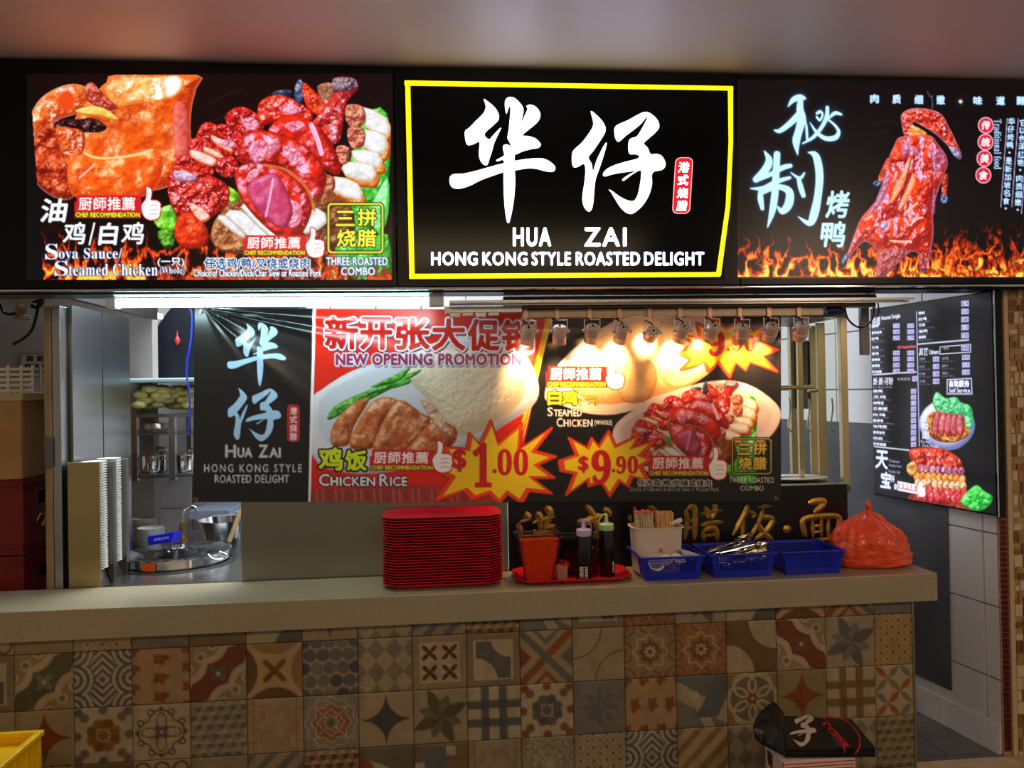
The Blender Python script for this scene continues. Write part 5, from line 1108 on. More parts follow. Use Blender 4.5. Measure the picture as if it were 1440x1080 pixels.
# white tub with chopsticks
def lerp(a, b, t): return a+(b-a)*t
wt = thing('white_tub', 'milky white plastic tub of chopsticks and straws standing in the left basket', 'tub', (bx_-.028, .142, BZ))
tx_, ty_ = bx_-.028, .142; th = WZ(920, 741, .12)-BZ
part('body', MB().lathe([(.072, 0), (.086, .01), (.094, th-.004), (.101, th-.002), (.101, th+.003), (.092, th+.003), (.084, .012), (.07, .006)], (tx_, ty_, BZ), 32, sx=1.05, sy=.70, sq=5.), mat('milky_plastic', (232, 214, 200), .35, trans=.12, var=.03), wt, smooth=40)
part('brand_mark', MB().box((tx_-.006, ty_-.0645, BZ+th*.5), (tx_+.008, ty_-.063, BZ+th*.5+.014)), mat('orange_mark', (206, 120, 60), .5), wt, label='small orange printed mark')
for bun, (cx, wrap) in enumerate(((-.050, 0), (.030, 1))):
    n = 70
    m = MB(); tips = MB(); caps = MB()
    for k in range(n):
        a = k*2.399; r = math.sqrt(k/n); px_ = tx_+cx+r*.036*math.cos(a); py_ = ty_-.012+r*.030*math.sin(a); z1 = BZ+th+.052+.010*random.random(); q = .0026
        m.hexa([(px_-q, py_-q, BZ+.02), (px_+q, py_-q, BZ+.02), (px_+q, py_+q, BZ+.02), (px_-q, py_+q, BZ+.02)], [(px_-q+cx*.05, py_-q, z1), (px_+q+cx*.05, py_-q, z1), (px_+q+cx*.05, py_+q, z1), (px_-q+cx*.05, py_+q, z1)])
        if bun == 0: caps.lathe([(.003, -.004), (.0045, 0), (.002, .004)], (px_+cx*.05, py_, z1+.001), 6, cap1=True)
    part('chopstick_bundle' if bun else 'cocktail_stick_bundle', m, mat('bamboo', (222, 174, 118), .55, var=.2, scale=60) if bun else mat('pale_sticks', (206, 190, 150), .55, var=.35, scale=120), wt, kind='stuff')
    if bun == 0: part('coloured_tips', caps, mat('pink_tips', (232, 96, 96), .5, var=.5, scale=90), wt, kind='stuff')
m = MB().tube([(tx_+.02, ty_-.03, BZ+th+.004), (tx_+.10, ty_-.02, BZ+th+.024)], [.006, .010], 8)
solo('flat_spoon', m, white_pl, 'white plastic spoon laid across the top of the white tub', 'spoon', smooth=50)
bowl_prof = [(.012, 0), (.020, .002), (.034, .020), (.036, .024), (.034, .024), (.019, .005), (.004, .003)]
for i, (dx, dy, rx, ry, s, lab) in enumerate(((-.068, -.078, 1.0, .3, .95, 'white sauce dish tipped against the white tub, leftmost in the basket'), (-.02, -.080, .5, -.3, .8, 'white sauce dish lying before the tub, second from the left'), (.022, -.082, .4, .3, .8, 'white sauce dish lying before the tub, third from the left'), (.075, -.065, -.15, .35, 1.15, 'white sauce dish leaning at the right end of the left basket'))):
    o = solo('sauce_dish', MB().lathe(bowl_prof, (0, 0, 0), 24, cap1=True), white_ceramic, lab, 'dish', 'white sauce dishes in the left basket', org=(0, 0, 0), smooth=40)
    o.location = (bx_+dx, .112+dy, BZ+.056+.004*i); o.rotation_euler = (rx, ry, 0); o.scale = (s, s, s)
# cutlery
bx2_, _ = bas[1]
def utensil(kind):
    m = MB(); L = .19
    for u0, u1, w0, w1 in ((0, .55, .0045, .003), (.55, .72, .003, .0035)):
        m.hexa([(L*u0, -w0, 0), (L*u1, -w1, 0), (L*u1, w1, 0), (L*u0, w0, 0)], [(L*u0, -w0, .0016), (L*u1, -w1, .0016), (L*u1, w1, .0016), (L*u0, w0, .0016)])
    if kind: m.lathe([(.004, -.001), (.019, .004), (.020, .005), (.004, .0005)], (L*.86, 0, 0), 16, sx=1.35, sy=.85)
    else:
        m.hexa([(L*.72, -.010, 0), (L*.80, -.011, 0), (L*.80, .011, 0), (L*.72, .010, 0)], [(L*.72, -.010, .0016), (L*.80, -.011, .0016), (L*.80, .011, .0016), (L*.72, .010, .0016)])
        for k in range(4): y = -.0095+k*.0063; m.box((L*.80, y-.0015, 0), (L, y+.0015, .0016))
    return m
protos = {k: solo('spoon' if k else 'fork', utensil(k), chrome, 'x', 'cutlery', 'metal cutlery in the middle basket', org=(0, 0, 0)) for k in (0, 1)}
for i in range(26):
    k = i % 3 == 1; o = protos[k] if i in (0, 1) else protos[k].copy()
    if i > 1: COL.objects.link(o)
    o.location = (bx2_-.085+random.uniform(-.012, .03), .112+random.uniform(-.065, .065), BZ+.018+i*.0026)
    o.rotation_euler = (random.uniform(-.5, .5), -.06-random.uniform(0, .22), random.uniform(-.35, .45))
    o['label'] = 'shiny metal %s in the pile of cutlery filling the middle basket' % ('spoon' if k else 'fork')

# orange-red plastic bag, tied at the top
def bag():
    bz = CT; cx = atY(1222, 800, .14).x; cy = .135; H = WZ(1218, 722, .13)-bz
    n, m = 120, 70; V = []; 
    for j in range(m):
        t = j/(m-1)
        for i in range(n):
            a = 2*PI*i/n; ca, sa = math.cos(a), math.sin(a)
            r = np.interp(t, [0, .04, .15, .35, .55, .72, .86, .95, 1.], [.118, .138, .144, .147, .143, .120, .072, .034, .016])
            fo = float(fbm(np.array(i/n*14.0), np.array(t*2.2), 5)); f2 = abs(math.sin(a*9+3*fo+t*1.5)); f3 = float(fbm(np.array(i/n*7.+9), np.array(t*6.), 15))
            r *= 1+.16*t*(f2-.5)*fo*1.8+.42*(f3-.5)*(1-t*.5)+.12*(fo-.5)+.05*math.sin(2*a+1)
            r *= .96; x = cx+r*ca*1.0+.02*math.sin(t*2)*0+.015*(1-t)*ca; y = cy+r*sa*.78; z = bz+.001+H*t*(1-.05*ca*t)
            V.append((x, y, z))
    F = [(j*n+i, j*n+(i+1) % n, (j+1)*n+(i+1) % n, (j+1)*n+i) for j in range(m-1) for i in range(n)]+[tuple(range(n))[::-1]]
    t = thing('plastic_bag', 'tied orange-red plastic bag bulging on the right end of the counter', 'bag', (cx, cy, bz))
    fm = mat('orange_red_film', (252, 86, 48), .3, var=.10, scale=14, coat=.4, bump=.25)
    mb = MB(); mb.v = V; mb.f = F; part('film_body', mb, fm, t, smooth=80)
    ear = MB(); K = sm([(cx, cy, bz+H-.01), (cx+.004, cy, bz+H+.016), (cx-.003, cy-.004, bz+H+.034), (cx+.002, cy, bz+H+.050)], 4, False); ear.tube(K.tolist(), list(np.interp(np.linspace(0, 1, len(K)), [0, .3, .7, 1], [.015, .011, .013, .006])), 12)
    ear.tube(sm([(cx+.01, cy, bz+H-.005), (cx+.035, cy-.01, bz+H-.012), (cx+.06, cy-.02, bz+H-.045)], 4, False).tolist(), [.010]*4+[.013]*4+[.004], 10)
    part('knot', ear, fm, t, smooth=60)
bag()
# ------------------------------------------------------------------ kitchen at the left: dispenser, pot, rack, plates
WT_Z = .874
solo('worktop', MB().box((LX+.006, .345, .83), (3.1, 1.6, WT_Z)), steel, 'steel kitchen worktop behind the stone counter', 'worktop')
dx0, dx1 = LX+.008, atY(141, 740, .285).x; dz1 = WZ(117, 650, .285); y1 = .56
dp = thing('dish_dispenser', 'tall steel dispenser cabinet with two slots of stacked white dishes', 'dispenser', ((dx0+dx1)/2, .285, WT_Z))
part('front_panel', MB().box((dx0, .283, WT_Z), (dx1, .289, dz1)), mat('steel_brass_reflection', (188, 168, 118), .30, 1., var=.12, scale=3), dp, bevel=.002)  # brassy reflection on the front steel is put into its colour
for y in (.363, .405, .468, .505):
    pass
div = MB().box((dx0, .289, WT_Z), (dx0+.01, y1, dz1-.012))
part('inner_wall', div, steel_dark, dp)
for y in (.40, y1-.03): part('divider', MB().box((dx0+.01, y, WT_Z), (dx1+.004, y+.030, dz1-.01)), steel_dark, dp, bevel=.002)
for y in (.30, .44): part('slot_foot', MB().hexa([(dx0+.01, y, WT_Z), (dx1-.01, y, WT_Z), (dx1-.01, y+.09, WT_Z), (dx0+.01, y+.09, WT_Z)], [(dx0+.01, y, WT_Z+.04), (dx1-.03, y, WT_Z+.04), (dx1-.03, y+.09, WT_Z+.06), (dx0+.01, y+.09, WT_Z+.06)]), steel_dark, dp)
bowlp = solo('foam_dish', MB().lathe([(.026, 0), (.042, .010), (.046, .011), (.046, .013), (.041, .0125), (.025, .003)], (0, 0, 0), 20, cap1=True), white_ceramic, 'x', 'dish', 'white dishes stacked in the dispenser', org=(0, 0, 0), smooth=40)
first = True
for y, lab in ((.345, 'front'), (.482, 'rear')):
    n = 42; z0 = WT_Z+.062; pz = (dz1-.004-z0)/n
    for i in range(n):
        o = bowlp if first else bowlp.copy()
        if not first: COL.objects.link(o)
        first = False; o.location = (dx1-.046, y, z0+i*pz); o['label'] = 'white dish in the %s slot of the steel dispenser' % lab
        o['group'] = 'white dishes in the %s slot of the dispenser' % lab

# big steel pot sunk in the worktop
PY_ = .745; pc = atY(251, 785, PY_); pr_ = .219; PZ = WZ(250, 774, PY_)
pt = thing('stock_pot', 'wide round stainless pot with ringed lid standing in the worktop', 'pot', (pc.x, PY_, WT_Z))
part('body', MB().lathe([(pr_*.97, .001), (pr_, .006), (pr_, PZ-WT_Z-.012), (pr_+.004, PZ-WT_Z-.010), (pr_+.004, PZ-WT_Z-.006), (pr_-.004, PZ-WT_Z-.006)], (pc.x, PY_, WT_Z), 48), chrome, pt, smooth=40)
part('lid', MB().lathe([(pr_+.008, -.005), (pr_+.009, .0), (pr_-.01, .004), (pr_*.86, .001), (pr_*.80, .010), (pr_*.62, .005), (pr_*.56, .014), (pr_*.34, .009), (pr_*.28, .018), (.03, .016), (.025, .030), (.032, .034), (.01, .038)], (pc.x, PY_, PZ), 48, cap1=True), chrome, pt, smooth=50)
part('hob_ring', MB().lathe([(pr_+.035, .001), (pr_+.03, .006), (pr_+.01, .006), (pr_+.008, .002)], (pc.x, PY_, WT_Z), 48, cap0=False), mat('black_iron', (24, 24, 26), .5), pt, smooth=40)
for s_ in (-1, 1):
    a = -PI/2+s_*1.05; q = [(pc.x+(pr_+d)*math.cos(a+e), PY_+(pr_+d)*math.sin(a+e), WT_Z+.055-.4*d) for d, e in ((0, -.14), (.04, -.16), (.05, 0), (.04, .16), (0, .14))]
    part('handle', MB().tube(sm(q, 3, False).tolist(), .005, 8), chrome, pt, smooth=60)
part('orange_sticker', MB().lathe([(pr_+.002, .012), (pr_+.003, .016), (pr_+.003, .044), (pr_+.002, .048)], (pc.x, PY_, WT_Z), 96, cap0=False) if 0 else MB().add([(pc.x+(pr_+.0025)*math.cos(a), PY_+(pr_+.0025)*math.sin(a), WT_Z+z) for a in np.linspace(-1.95, -1.68, 6) for z in (.008, .046)], [(2*i, 2*i+2, 2*i+3, 2*i+1) for i in range(5)]), mat('orange_label', (240, 92, 20), .5), pt)
# stack of white plates behind
px0 = atY(195, 800, 1.0).x
plt = solo('white_plate', MB().lathe([(.035, 0), (.058, .010), (.062, .013), (.060, .013), (.034, .003)], (0, 0, 0), 28, cap1=True), white_ceramic, 'x', 'plate', 'white plates stacked behind the pot', org=(0, 0, 0), smooth=40)
zt_ = WZ(195, 752, 1.0); n = 22
for k, (xx, top_) in enumerate(((px0+.005, zt_), (px0-.075, zt_+.03))):
    for i in range(n):
        o = plt if (i == 0 and k == 0) else plt.copy()
        if not (i == 0 and k == 0): COL.objects.link(o)
        o.location = (xx, 1.15+k*.13, WT_Z+.001+i*(top_-WT_Z)/n); o['label'] = 'white plate in the %s stack of plates behind the pot' % ('front' if k == 0 else 'rear')
        o['group'] = 'white plates in the %s stack behind the pot' % ('front' if k == 0 else 'rear')
# blue tray leaning, tap, shelf block, bucket
c4 = [atY(208, 755, 1.08), atY(252, 747, 1.08), atY(246, 762, 1.08), atY(209, 767, 1.08)]
bt = thing('blue_tray', 'small bright blue plastic tray with pale lettering leaning behind the pot', 'tray', (c4[3].x, 1.08, WT_Z))
m = MB(); m.hexa([(v.x, v.y-.004, v.z) for v in c4], [(v.x, v.y+.02, v.z) for v in c4]); part('face', m, mat('vivid_blue', (28, 30, 226), .4), bt)
c5 = [atY(244, 749, 1.05), atY(256, 746, 1.08), atY(250, 768, 1.08), atY(238, 768, 1.05)]
part('end_wall', MB().hexa([(v.x, v.y, v.z) for v in c5], [(v.x, v.y+.01, v.z) for v in c5]), MATS['vivid_blue'], bt)
part('support', MB().box((c4[3].x+.01, 1.085, WT_Z), (c4[2].x, 1.10, c4[3].z)), MATS['vivid_blue'], bt)
mb = MB()
for i in range(7): p = atY(218+i*3.1, 759-i*.55, 1.074); mb.box((p.x-.004, 1.071, p.z-.006), (p.x+.003, 1.0735, p.z+.005))
part('pale_lettering', mb, mat('pale_blue_ink', (160, 170, 250), .5), bt)
A = atY(258, 765, 1.1); tp_ = thing('tap', 'bent steel tap with a brass base behind the pot', 'tap', (A.x, 1.12, WT_Z))
hx = lambda px, py: tuple(atY(px, py, 1.12))
part('spout', MB().tube(sm([hx(257, 752), hx(257, 722), hx(262, 714), hx(270, 712), hx(276, 716), hx(277, 732)], 5, False).tolist(), .008, 10), chrome, tp_, smooth=60)
part('base', MB().lathe([(.022, 0), (.022, .05), (.016, .06), (.018, .09), (.012, .12), (.01, WZ(257, 750, 1.12)-WT_Z)], (hx(257, 752)[0], 1.12, WT_Z), 14, cap1=True), mat('brass', (150, 124, 56), .35, .9), tp_, smooth=40)
s0, s1_ = atY(266, 731, 1.9), atY(322, 717, 1.9)
solo('pale_shelf', MB().box((s0.x, 1.9, s0.z), (s1_.x, 2.27, s1_.z)), mat('pale_blue_plastic', (176, 192, 214), .5), 'pale blue shelf block on the tiled wall behind the pot', 'shelf', bevel=.004)
bq = atY(338, 790, 1.22); solo('bucket', MB().lathe([(.075, 0), (.092, .14), (.098, .145), (.098, .155), (.090, .155), (.074, .006)], (bq.x+.08, 1.22, WT_Z), 28, cap1=False), mat('light_blue_bucket', (150, 182, 200), .4), 'light blue bucket half hidden behind the steel panel', 'bucket', smooth=40)
bs = atY(290, 770, 1.05); solo('steel_basin', MB().lathe([(.10, 0), (.13, .09), (.135, .095), (.128, .092), (.098, .006)], (bs.x+.0, 1.36, WT_Z), 32), chrome, 'open steel basin standing behind the pot lid', 'basin', smooth=40)
solo('ladle_handle', MB().tube([tuple(atY(322, 762, 1.02)), tuple(atY(341, 712, 1.12))], .012, 8), wood, 'slanting wooden handle leaning between the tap and the steel panel', 'handle', smooth=50)

# rack with pans and the noodle tub
RY = 1.12
rz = lambda py: WZ(225, py, RY)
ra, rb, rc_ = atY(184, 600, RY).x, atY(237, 600, RY).x, atY(330, 600, RY).x
rk = thing('wall_rack', 'square-tube steel rack carrying pans and a noodle tub at the left', 'rack', (rb, RY, rz(676)))
for x in (ra, rb, rc_): part('upright', MB().box((x, RY, rz(676)), (x+.030, RY+.03, rz(584))), steel, rk, bevel=.002)
for x in (ra, rb): part('upright', MB().box((x, RY+.27, rz(676)), (x+.025, RY+.295, rz(584))), steel, rk)
for py, h in ((587, .016), (612, .008), (672, .018)): part('shelf', MB().box((ra, RY+.001, rz(py)), (rc_+.03, RY+.30, rz(py)+h)), steel, rk, bevel=.001)
part('wall_arm', MB().box((ra, RY+.27, rz(672)-.03), (ra+.025, 2.27, rz(672))), steel_dark, rk); part('wall_arm', MB().box((rc_, RY+.27, rz(672)-.03), (rc_+.025, 2.27, rz(672))), steel_dark, rk)
def pan(px, lab, r=.062):
    p = atY(px, 668, RY+.1); z = rz(672)+.019
    t = thing('saucepan', lab, 'saucepan', (p.x, RY+.12, z))
    part('body', MB().lathe([(r*.85, 0), (r, .012), (r, .085), (r+.004, .087), (r-.002, .088), (r-.004, .014), (.01, .004)], (p.x, RY+.12, z), 28), chrome, t, smooth=40)
    part('handle', MB().tube([(p.x+.02, RY+.12, z+.075), (p.x+.05, RY+.06, z+.115), (p.x+.09, RY+.05, z+.12)], .006, 8), mat('pan_handle', (190, 184, 170), .35, .6), t, smooth=50); return t
pan(214, 'small steel saucepan with a pale handle inside the left bay of the rack'); pan(256, 'small steel saucepan at the banner edge in the right bay of the rack', .058)
q = atY(213, 600, RY+.08); solo('plastic_bundle', MB().lathe([(.05, 0), (.062, .02), (.058, .045), (.02, .05)], (q.x, RY+.15, rz(612)+.010), 16, cap1=True, sy=.8), mat('crinkled_clear_bag', (196, 200, 208), .12, .5, var=.4, scale=30, bump=.6), 'crinkled shiny plastic bundle on the middle shelf of the rack', 'bag', smooth=20)
bxs = MB().box((atY(196, 640, RY+.2).x, RY+.22, rz(672)+.019), (atY(228, 640, RY+.2).x, RY+.26, rz(672)+.14)); solo('packet', bxs, mat('printed_packet', (150, 96, 90), .5, var=.6, scale=40), 'small printed packet standing behind the left saucepan', 'packet')
ta, tb = atY(179, 560, RY).x, atY(318, 560, RY).x; tz0 = rz(587)+.018
tubn = thing('noodle_tub', 'translucent lidded tub of yellow noodles on top of the steel rack', 'tub', ((ta+tb)/2, RY+.14, tz0))
th2 = rz(538)-tz0
part('body', MB().hexa([(ta+.015, RY+.01, tz0), (tb-.015, RY+.01, tz0), (tb-.015, RY+.27, tz0), (ta+.015, RY+.27, tz0)], [(ta, RY-.005, tz0+th2), (tb, RY-.005, tz0+th2), (tb, RY+.285, tz0+th2), (ta, RY+.285, tz0+th2)]), mat('frosted_plastic', (236, 240, 240), .12, trans=1., var=.02, ior=1.04), tubn, bevel=.008)
nd = MB(); rn = random.Random(3)
for k in range(90):
    a = ta+.04+(tb-ta-.08)*rn.random(); y = RY+.035+.2*rn.random(); z = tz0+.035+(th2-.06)*rn.random()
    nd.lathe([(.008, -.02), (.032, -.012), (.036, 0), (.030, .013), (.008, .02)], (a, y, z), 10, cap1=True)
part('noodles', nd, mat('yellow_noodle', (226, 216, 140), .6, var=.12, scale=60, bump=.8), tubn, kind='stuff', smooth=60)
part('lid', MB().box((ta-.008, RY-.014, tz0+th2), (tb+.008, RY+.294, tz0+th2+.022)), mat('pale_lid', (176, 206, 210), .35), tubn, bevel=.006)
# range hood, dark and curved
hd = MB(); HY = 1.47; prof = [(196, 540), (202, 505), (214, 470), (232, 442), (246, 425), (420, 425), (420, 540)]
pts = [tuple(atY(x, y, HY)) for x, y in prof]; n = len(pts)
hd.add([(p[0], HY, p[2]) for p in pts]+[(p[0], HY+.5, p[2]) for p in pts], [tuple(range(n))[::-1], tuple(range(n, 2*n))]+[(i, (i+1) % n, (i+1) % n+n, i+n) for i in range(n)])
hood = thing('range_hood', 'large dark navy curved hood above the noodle tub', 'hood', ((pts[0][0]+pts[5][0])/2, HY, pts[0][2]))
part('shell', hd, navy, hood, bevel=.01)
p = atY(250, 478, HY-.01); part('red_ornament', MB().lathe([(.004, -.03), (.013, -.015), (.015, 0), (.010, .012), (.003, .022), (.002, .05)], (p.x, HY-.018, p.z), 12, cap1=True), mat('red_ornament', (190, 40, 44), .4), hood, smooth=60, label='tiny red ornament hanging on the hood')
hl = MB().box((atY(166, 443, 1.7).x, 1.7, WZ(190, 447, 1.7)), (atY(222, 443, 1.7).x, 1.78, WZ(190, 440, 1.7)))
solo('wall_lamp', hl, mat('lit_strip', (255, 246, 210), .4, emit=3., var=0), 'short lit lamp strip on the kitchen wall left of the hood', 'lamp')
solo('wall_vent', MB().hexa([(v.x, 1.6, v.z) for v in [atY(183, 502, 1.6), atY(199, 502, 1.6), atY(199, 502, 1.6), atY(183, 502, 1.6)]][:0] or [(atY(182, 503, 1.6).x, 1.6, WZ(190, 503, 1.6)), (atY(200, 503, 1.6).x, 1.6, WZ(190, 503, 1.6)), (atY(200, 503, 1.6).x, 1.8, WZ(190, 503, 1.6)), (atY(182, 503, 1.6).x, 1.8, WZ(190, 503, 1.6))], [(atY(168, 450, 1.6).x, 1.6, WZ(190, 450, 1.6)), (atY(226, 450, 1.6).x, 1.6, WZ(190, 450, 1.6)), (atY(226, 450, 1.6).x, 1.8, WZ(190, 450, 1.6)), (atY(168, 450, 1.6).x, 1.8, WZ(190, 450, 1.6))]), mat('beige_duct', (170, 166, 150), .5), 'beige tapering duct under the lamp strip beside the hood', 'duct')

# ------------------------------------------------------------------ far left: crates, box, sign, wires
cy0 = .36; cx1 = atY(33, 750, cy0).x
zc = WZ(20, 675, cy0)
def crate(z0, h, lab, mrk=True):
    t = thing('drinks_crate', lab, 'crate', (cx1-.2, cy0, z0), 'dark red drinks crates stacked at the far left'); m_ = mat('dark_red_plastic', (120, 26, 20), .5, var=.2, scale=6)
    x0 = cx1-.42; d = .42
    b = MB().box((x0, cy0, z0), (cx1, cy0+.012, z0+h)).box((cx1-.012, cy0+.012, z0), (cx1, cy0+d, z0+h*.62)).box((cx1-.012, cy0+.012, z0+h*.80), (cx1, cy0+d, z0+h)).box((cx1-.012, cy0+.012, z0+h*.62), (cx1, cy0+.12, z0+h*.8)).box((cx1-.012, cy0+.30, z0+h*.62), (cx1, cy0+d, z0+h*.8)).box((x0, cy0+d-.012, z0), (cx1-.012, cy0+d, z0+h)).box((x0, cy0+.012, z0), (x0+.012, cy0+d-.012, z0+h)).box((x0+.012, cy0+.012, z0), (cx1-.012, cy0+d-.012, z0+.012))
    part('body', b, m_, t)
    r = MB()
    for k in (.06, .12, .88, .94): r.box((x0-.004, cy0-.006, z0+h*k), (cx1+.005, cy0-.0005, z0+h*k+.007)); r.box((cx1+.0005, cy0-.006, z0+h*k), (cx1+.006, cy0+d, z0+h*k+.007))
    part('ribs', r, m_, t, kind='stuff')
    v, tt = glyph(serif('Cola'[:0] or 'G')) ; 
    if mrk:
        w = MB().tube(sm([(cx1+.002, cy0+.10, z0+h*.40), (cx1+.002, cy0+.13, z0+h*.48), (cx1+.002, cy0+.17, z0+h*.42), (cx1+.002, cy0+.14, z0+h*.32), (cx1+.002, cy0+.20, z0+h*.36), (cx1+.002, cy0+.25, z0+h*.45), (cx1+.002, cy0+.28, z0+h*.38)], 4, False).tolist(), .004, 5)
        part('script_mark', w, mat('faded_yellow_ink', (190, 150, 60), .6), t)
crate(.62, zc-.62-.001-.0, 'dark red drinks crate under the brown cardboard box, upper of two') if 0 else None
crate(zc-.30, .299, 'dark red drinks crate directly under the brown carton, with a faded yellow script mark')
crate(zc-.605, .300, 'dark red drinks crate at the bottom, mostly hidden by the counter', False)
zb2 = WZ(10, 552, cy0)
cb = thing('cardboard_box', 'brown cardboard carton standing on the dark red crates at the far left', 'box', (cx1-.2, cy0, zc))
part('body', MB().box((cx1-.42, cy0, zc+.001), (cx1-.003, cy0+.42, zb2-.03)), cardboard, cb, bevel=.006)
part('lid', MB().box((cx1-.43, cy0-.008, zb2-.035), (cx1+.006, cy0+.43, zb2)), mat('pale_cardboard', (190, 164, 126), .75, var=.1), cb, bevel=.004)
wb = thing('white_crate', 'white ribbed plastic crate on top of the brown cardboard carton', 'crate', (cx1-.15, cy0+.18, zb2))
wy = cy0+.10; x0, x1_ = cx1-.42, cx1-.004; zz = zb2+.001
cr = MB()
for k in range(5): cr.box((x0, wy, zz+.002+k*.022), (x1_, wy+.006, zz+.014+k*.022)); cr.box((x1_-.006, wy+.006, zz+.002+k*.022), (x1_, wy+.30, zz+.014+k*.022))
part('slats', cr, mat('crate_white', (226, 220, 204), .4), wb)
st_ = MB()
for k in range(9): u = x0+(x1_-x0)*k/8-.004*(k == 8)*2; st_.box((u, wy-.005, zz), (u+.010, wy-.0005, zz+.112))
for k in range(1, 6): st_.box((x1_+.0005, wy+.05*k, zz), (x1_+.005, wy+.05*k+.010, zz+.112))
part('uprights', st_, MATS['crate_white'], wb)
sx0, sx1 = atY(27, 500, 1.29).x, atY(66, 500, 1.29).x; sz1, sz0 = WZ(45, 496, 1.29), WZ(45, 524, 1.29)
pq = thing('wall_plaque', 'small grey self-service plaque on the far left wall', 'sign', ((sx0+sx1)/2, 1.29, sz0))
part('frame', MB().box((sx0, 1.288, sz0), (sx1+.12, 1.299, sz1)), mat('plaque_frame', (110, 92, 90), .5), pq)
part('face', MB().box((sx0+.012, 1.284, sz0+.010), (sx1+.11, 1.288, sz1-.010)), mat('plaque_face', (150, 132, 128), .5), pq)
pf = plane_map((0, 1.283, 0), (0, 1, 0)); ink = mat('plaque_ink', (70, 56, 56), .6)
mesh_text('lettering', '自 助', (38, 500, 62, 508), ink, pq, pf, .0008, .25); mesh_text('lettering', 'SELF-SERVICE', (35, 512, 96, 519), ink, pq, pf, .0008, .35)
# wires under the lightbox at the far left
wz = lambda px, py, Y=.4: tuple(atY(px, py, Y))
for i, (P, r) in enumerate((([(56,410),(52,440),(44,465),(30,478),(18,484)], .006), ([(0,428),(4,438),(12,442),(22,440)], .006), ([(60,412),(60,424),(52,432),(44,430)], .008), ([(40,410),(48,424),(58,418)], .007))):
    solo('black_cable', MB().tube(sm([wz(*q) for q in P], 5, False).tolist(), r, 8), black_pl, ['long black cable end curving down over the far left wall', 'short black cable loop at the left picture edge under the lightbox', 'thick black cable bend beside the old junction box', 'black cable running across the top of the junction box'][i], 'cable', smooth=60)
jb = MB().lathe([(.035, 0), (.035, .012), (.018, .02), (.022, .06), (.05, .075), (.05, .12)], wz(30, 449), 14, cap1=True)
solo('junction_box', jb, mat('aged_cream', (170, 140, 110), .6, var=.25), 'aged cream ceiling fitting tangled in black cables at far left', 'fitting', smooth=30)
# yellow crate in the front left corner
ycz = WZ(62, 1028, -.30); yx = atY(62, 1028, -.30).x
yc = thing('yellow_crate', 'bright yellow plastic crate in the bottom left corner before the counter', 'crate', (yx-.2, -.45, 0))
ym = mat('yellow_plastic', (246, 196, 8), .4, var=.05); x0 = yx-.40
part('body', MB().box((x0, -.62, 0), (yx-.008, -.612, ycz)).box((x0, -.31, 0), (yx-.008, -.302, ycz)).box((x0, -.612, 0), (x0+.008, -.31, ycz)).box((yx-.016, -.612, 0), (yx-.008, -.31, ycz)).box((x0+.008, -.612, .0), (yx-.016, -.31, ycz-.03)), ym, yc)
part('rim', MB().box((x0-.008, -.63, ycz-.014), (yx, -.608, ycz+.004)).box((x0-.008, -.315, ycz-.014), (yx, -.295, ycz+.004)).box((yx-.020, -.608, ycz-.014), (yx, -.315, ycz+.004)), ym, yc, bevel=.004)
rb_ = MB()
for k in range(9): rb_.box((yx-.008, -.60+k*.033, ycz-.25), (yx-.002, -.590+k*.033, ycz-.016)); rb_.box((x0+.01+k*.043, -.626, ycz-.25), (x0+.022+k*.043, -.620, ycz-.016))
part('ribs', rb_, ym, yc, kind='stuff')

# ------------------------------------------------------------------ glazed display case on the right
DY = .34; gx0, gx1 = atY(1075, 600, DY).x, atY(1194, 600, DY).x; gz0 = WZ(1150, 684, DY); gz1 = WZ(1150, 446, DY)
dc = thing('display_case', 'glazed steel display case for roast meats at the right of the banner', 'display case', ((gx0+gx1)/2, DY, gz0))
lx = atY(780, 600, DY).x
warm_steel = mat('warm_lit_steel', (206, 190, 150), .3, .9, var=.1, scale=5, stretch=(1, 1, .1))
part('sill', MB().box((lx, DY, gz0-.03), (gx1, .86, gz0)), steel_dark, dc, bevel=.002)
part('roof', MB().box((lx, DY, gz1), (gx1, .86, gz1+.02)), steel_dark, dc)
for x, y in ((gx1-.030, DY), (gx1-.03, .83)): part('post', MB().box((x, y, gz0), (x+.030, y+.03, gz1)), warm_steel, dc, bevel=.002)
for pa, pb, y in ((1124, 1131, .60), (1141, 1150, .80), (1152, 1163, .62)): part('post', MB().box((atY(pa, 600, y).x, y, gz0), (atY(pb, 600, y).x, y+.02, gz1)), warm_steel, dc, bevel=.002)
part('hanging_rail', MB().tube([(lx, .60, WZ(1110, 545, .6)), (atY(1144, 545, .6).x, .60, WZ(1110, 545, .6))], .010, 10), warm_steel, dc, smooth=50)
part('shelf_bar', MB().tube([(atY(1163, 550, .62).x, .64, WZ(1175, 549, .6)), (gx1-.035, .64, WZ(1175, 549, .6))], .008, 10), warm_steel, dc, smooth=50)
gm = mat('case_glass', (244, 246, 240), .03, trans=1., ior=1.02, var=0)
part('glass_pane', MB().box((lx+.01, DY+.004, gz0+.001), (gx1-.031, DY+.008, gz1-.001)), gm, dc)
part('glass_pane', MB().box((gx1-.012, DY+.031, gz0+.001), (gx1-.008, .829, gz1-.001)), gm, dc)
for px in (1137, 1110, 1170):
    p = atY(px, 560, .60); part('meat_hook', MB().tube(sm([(p.x, .60, p.z), (p.x+.004, .60, p.z-.05), (p.x-.008, .60, p.z-.13), (p.x+.01, .60, p.z-.16)], 4, False).tolist(), .004, 6), chrome, dc, smooth=60)
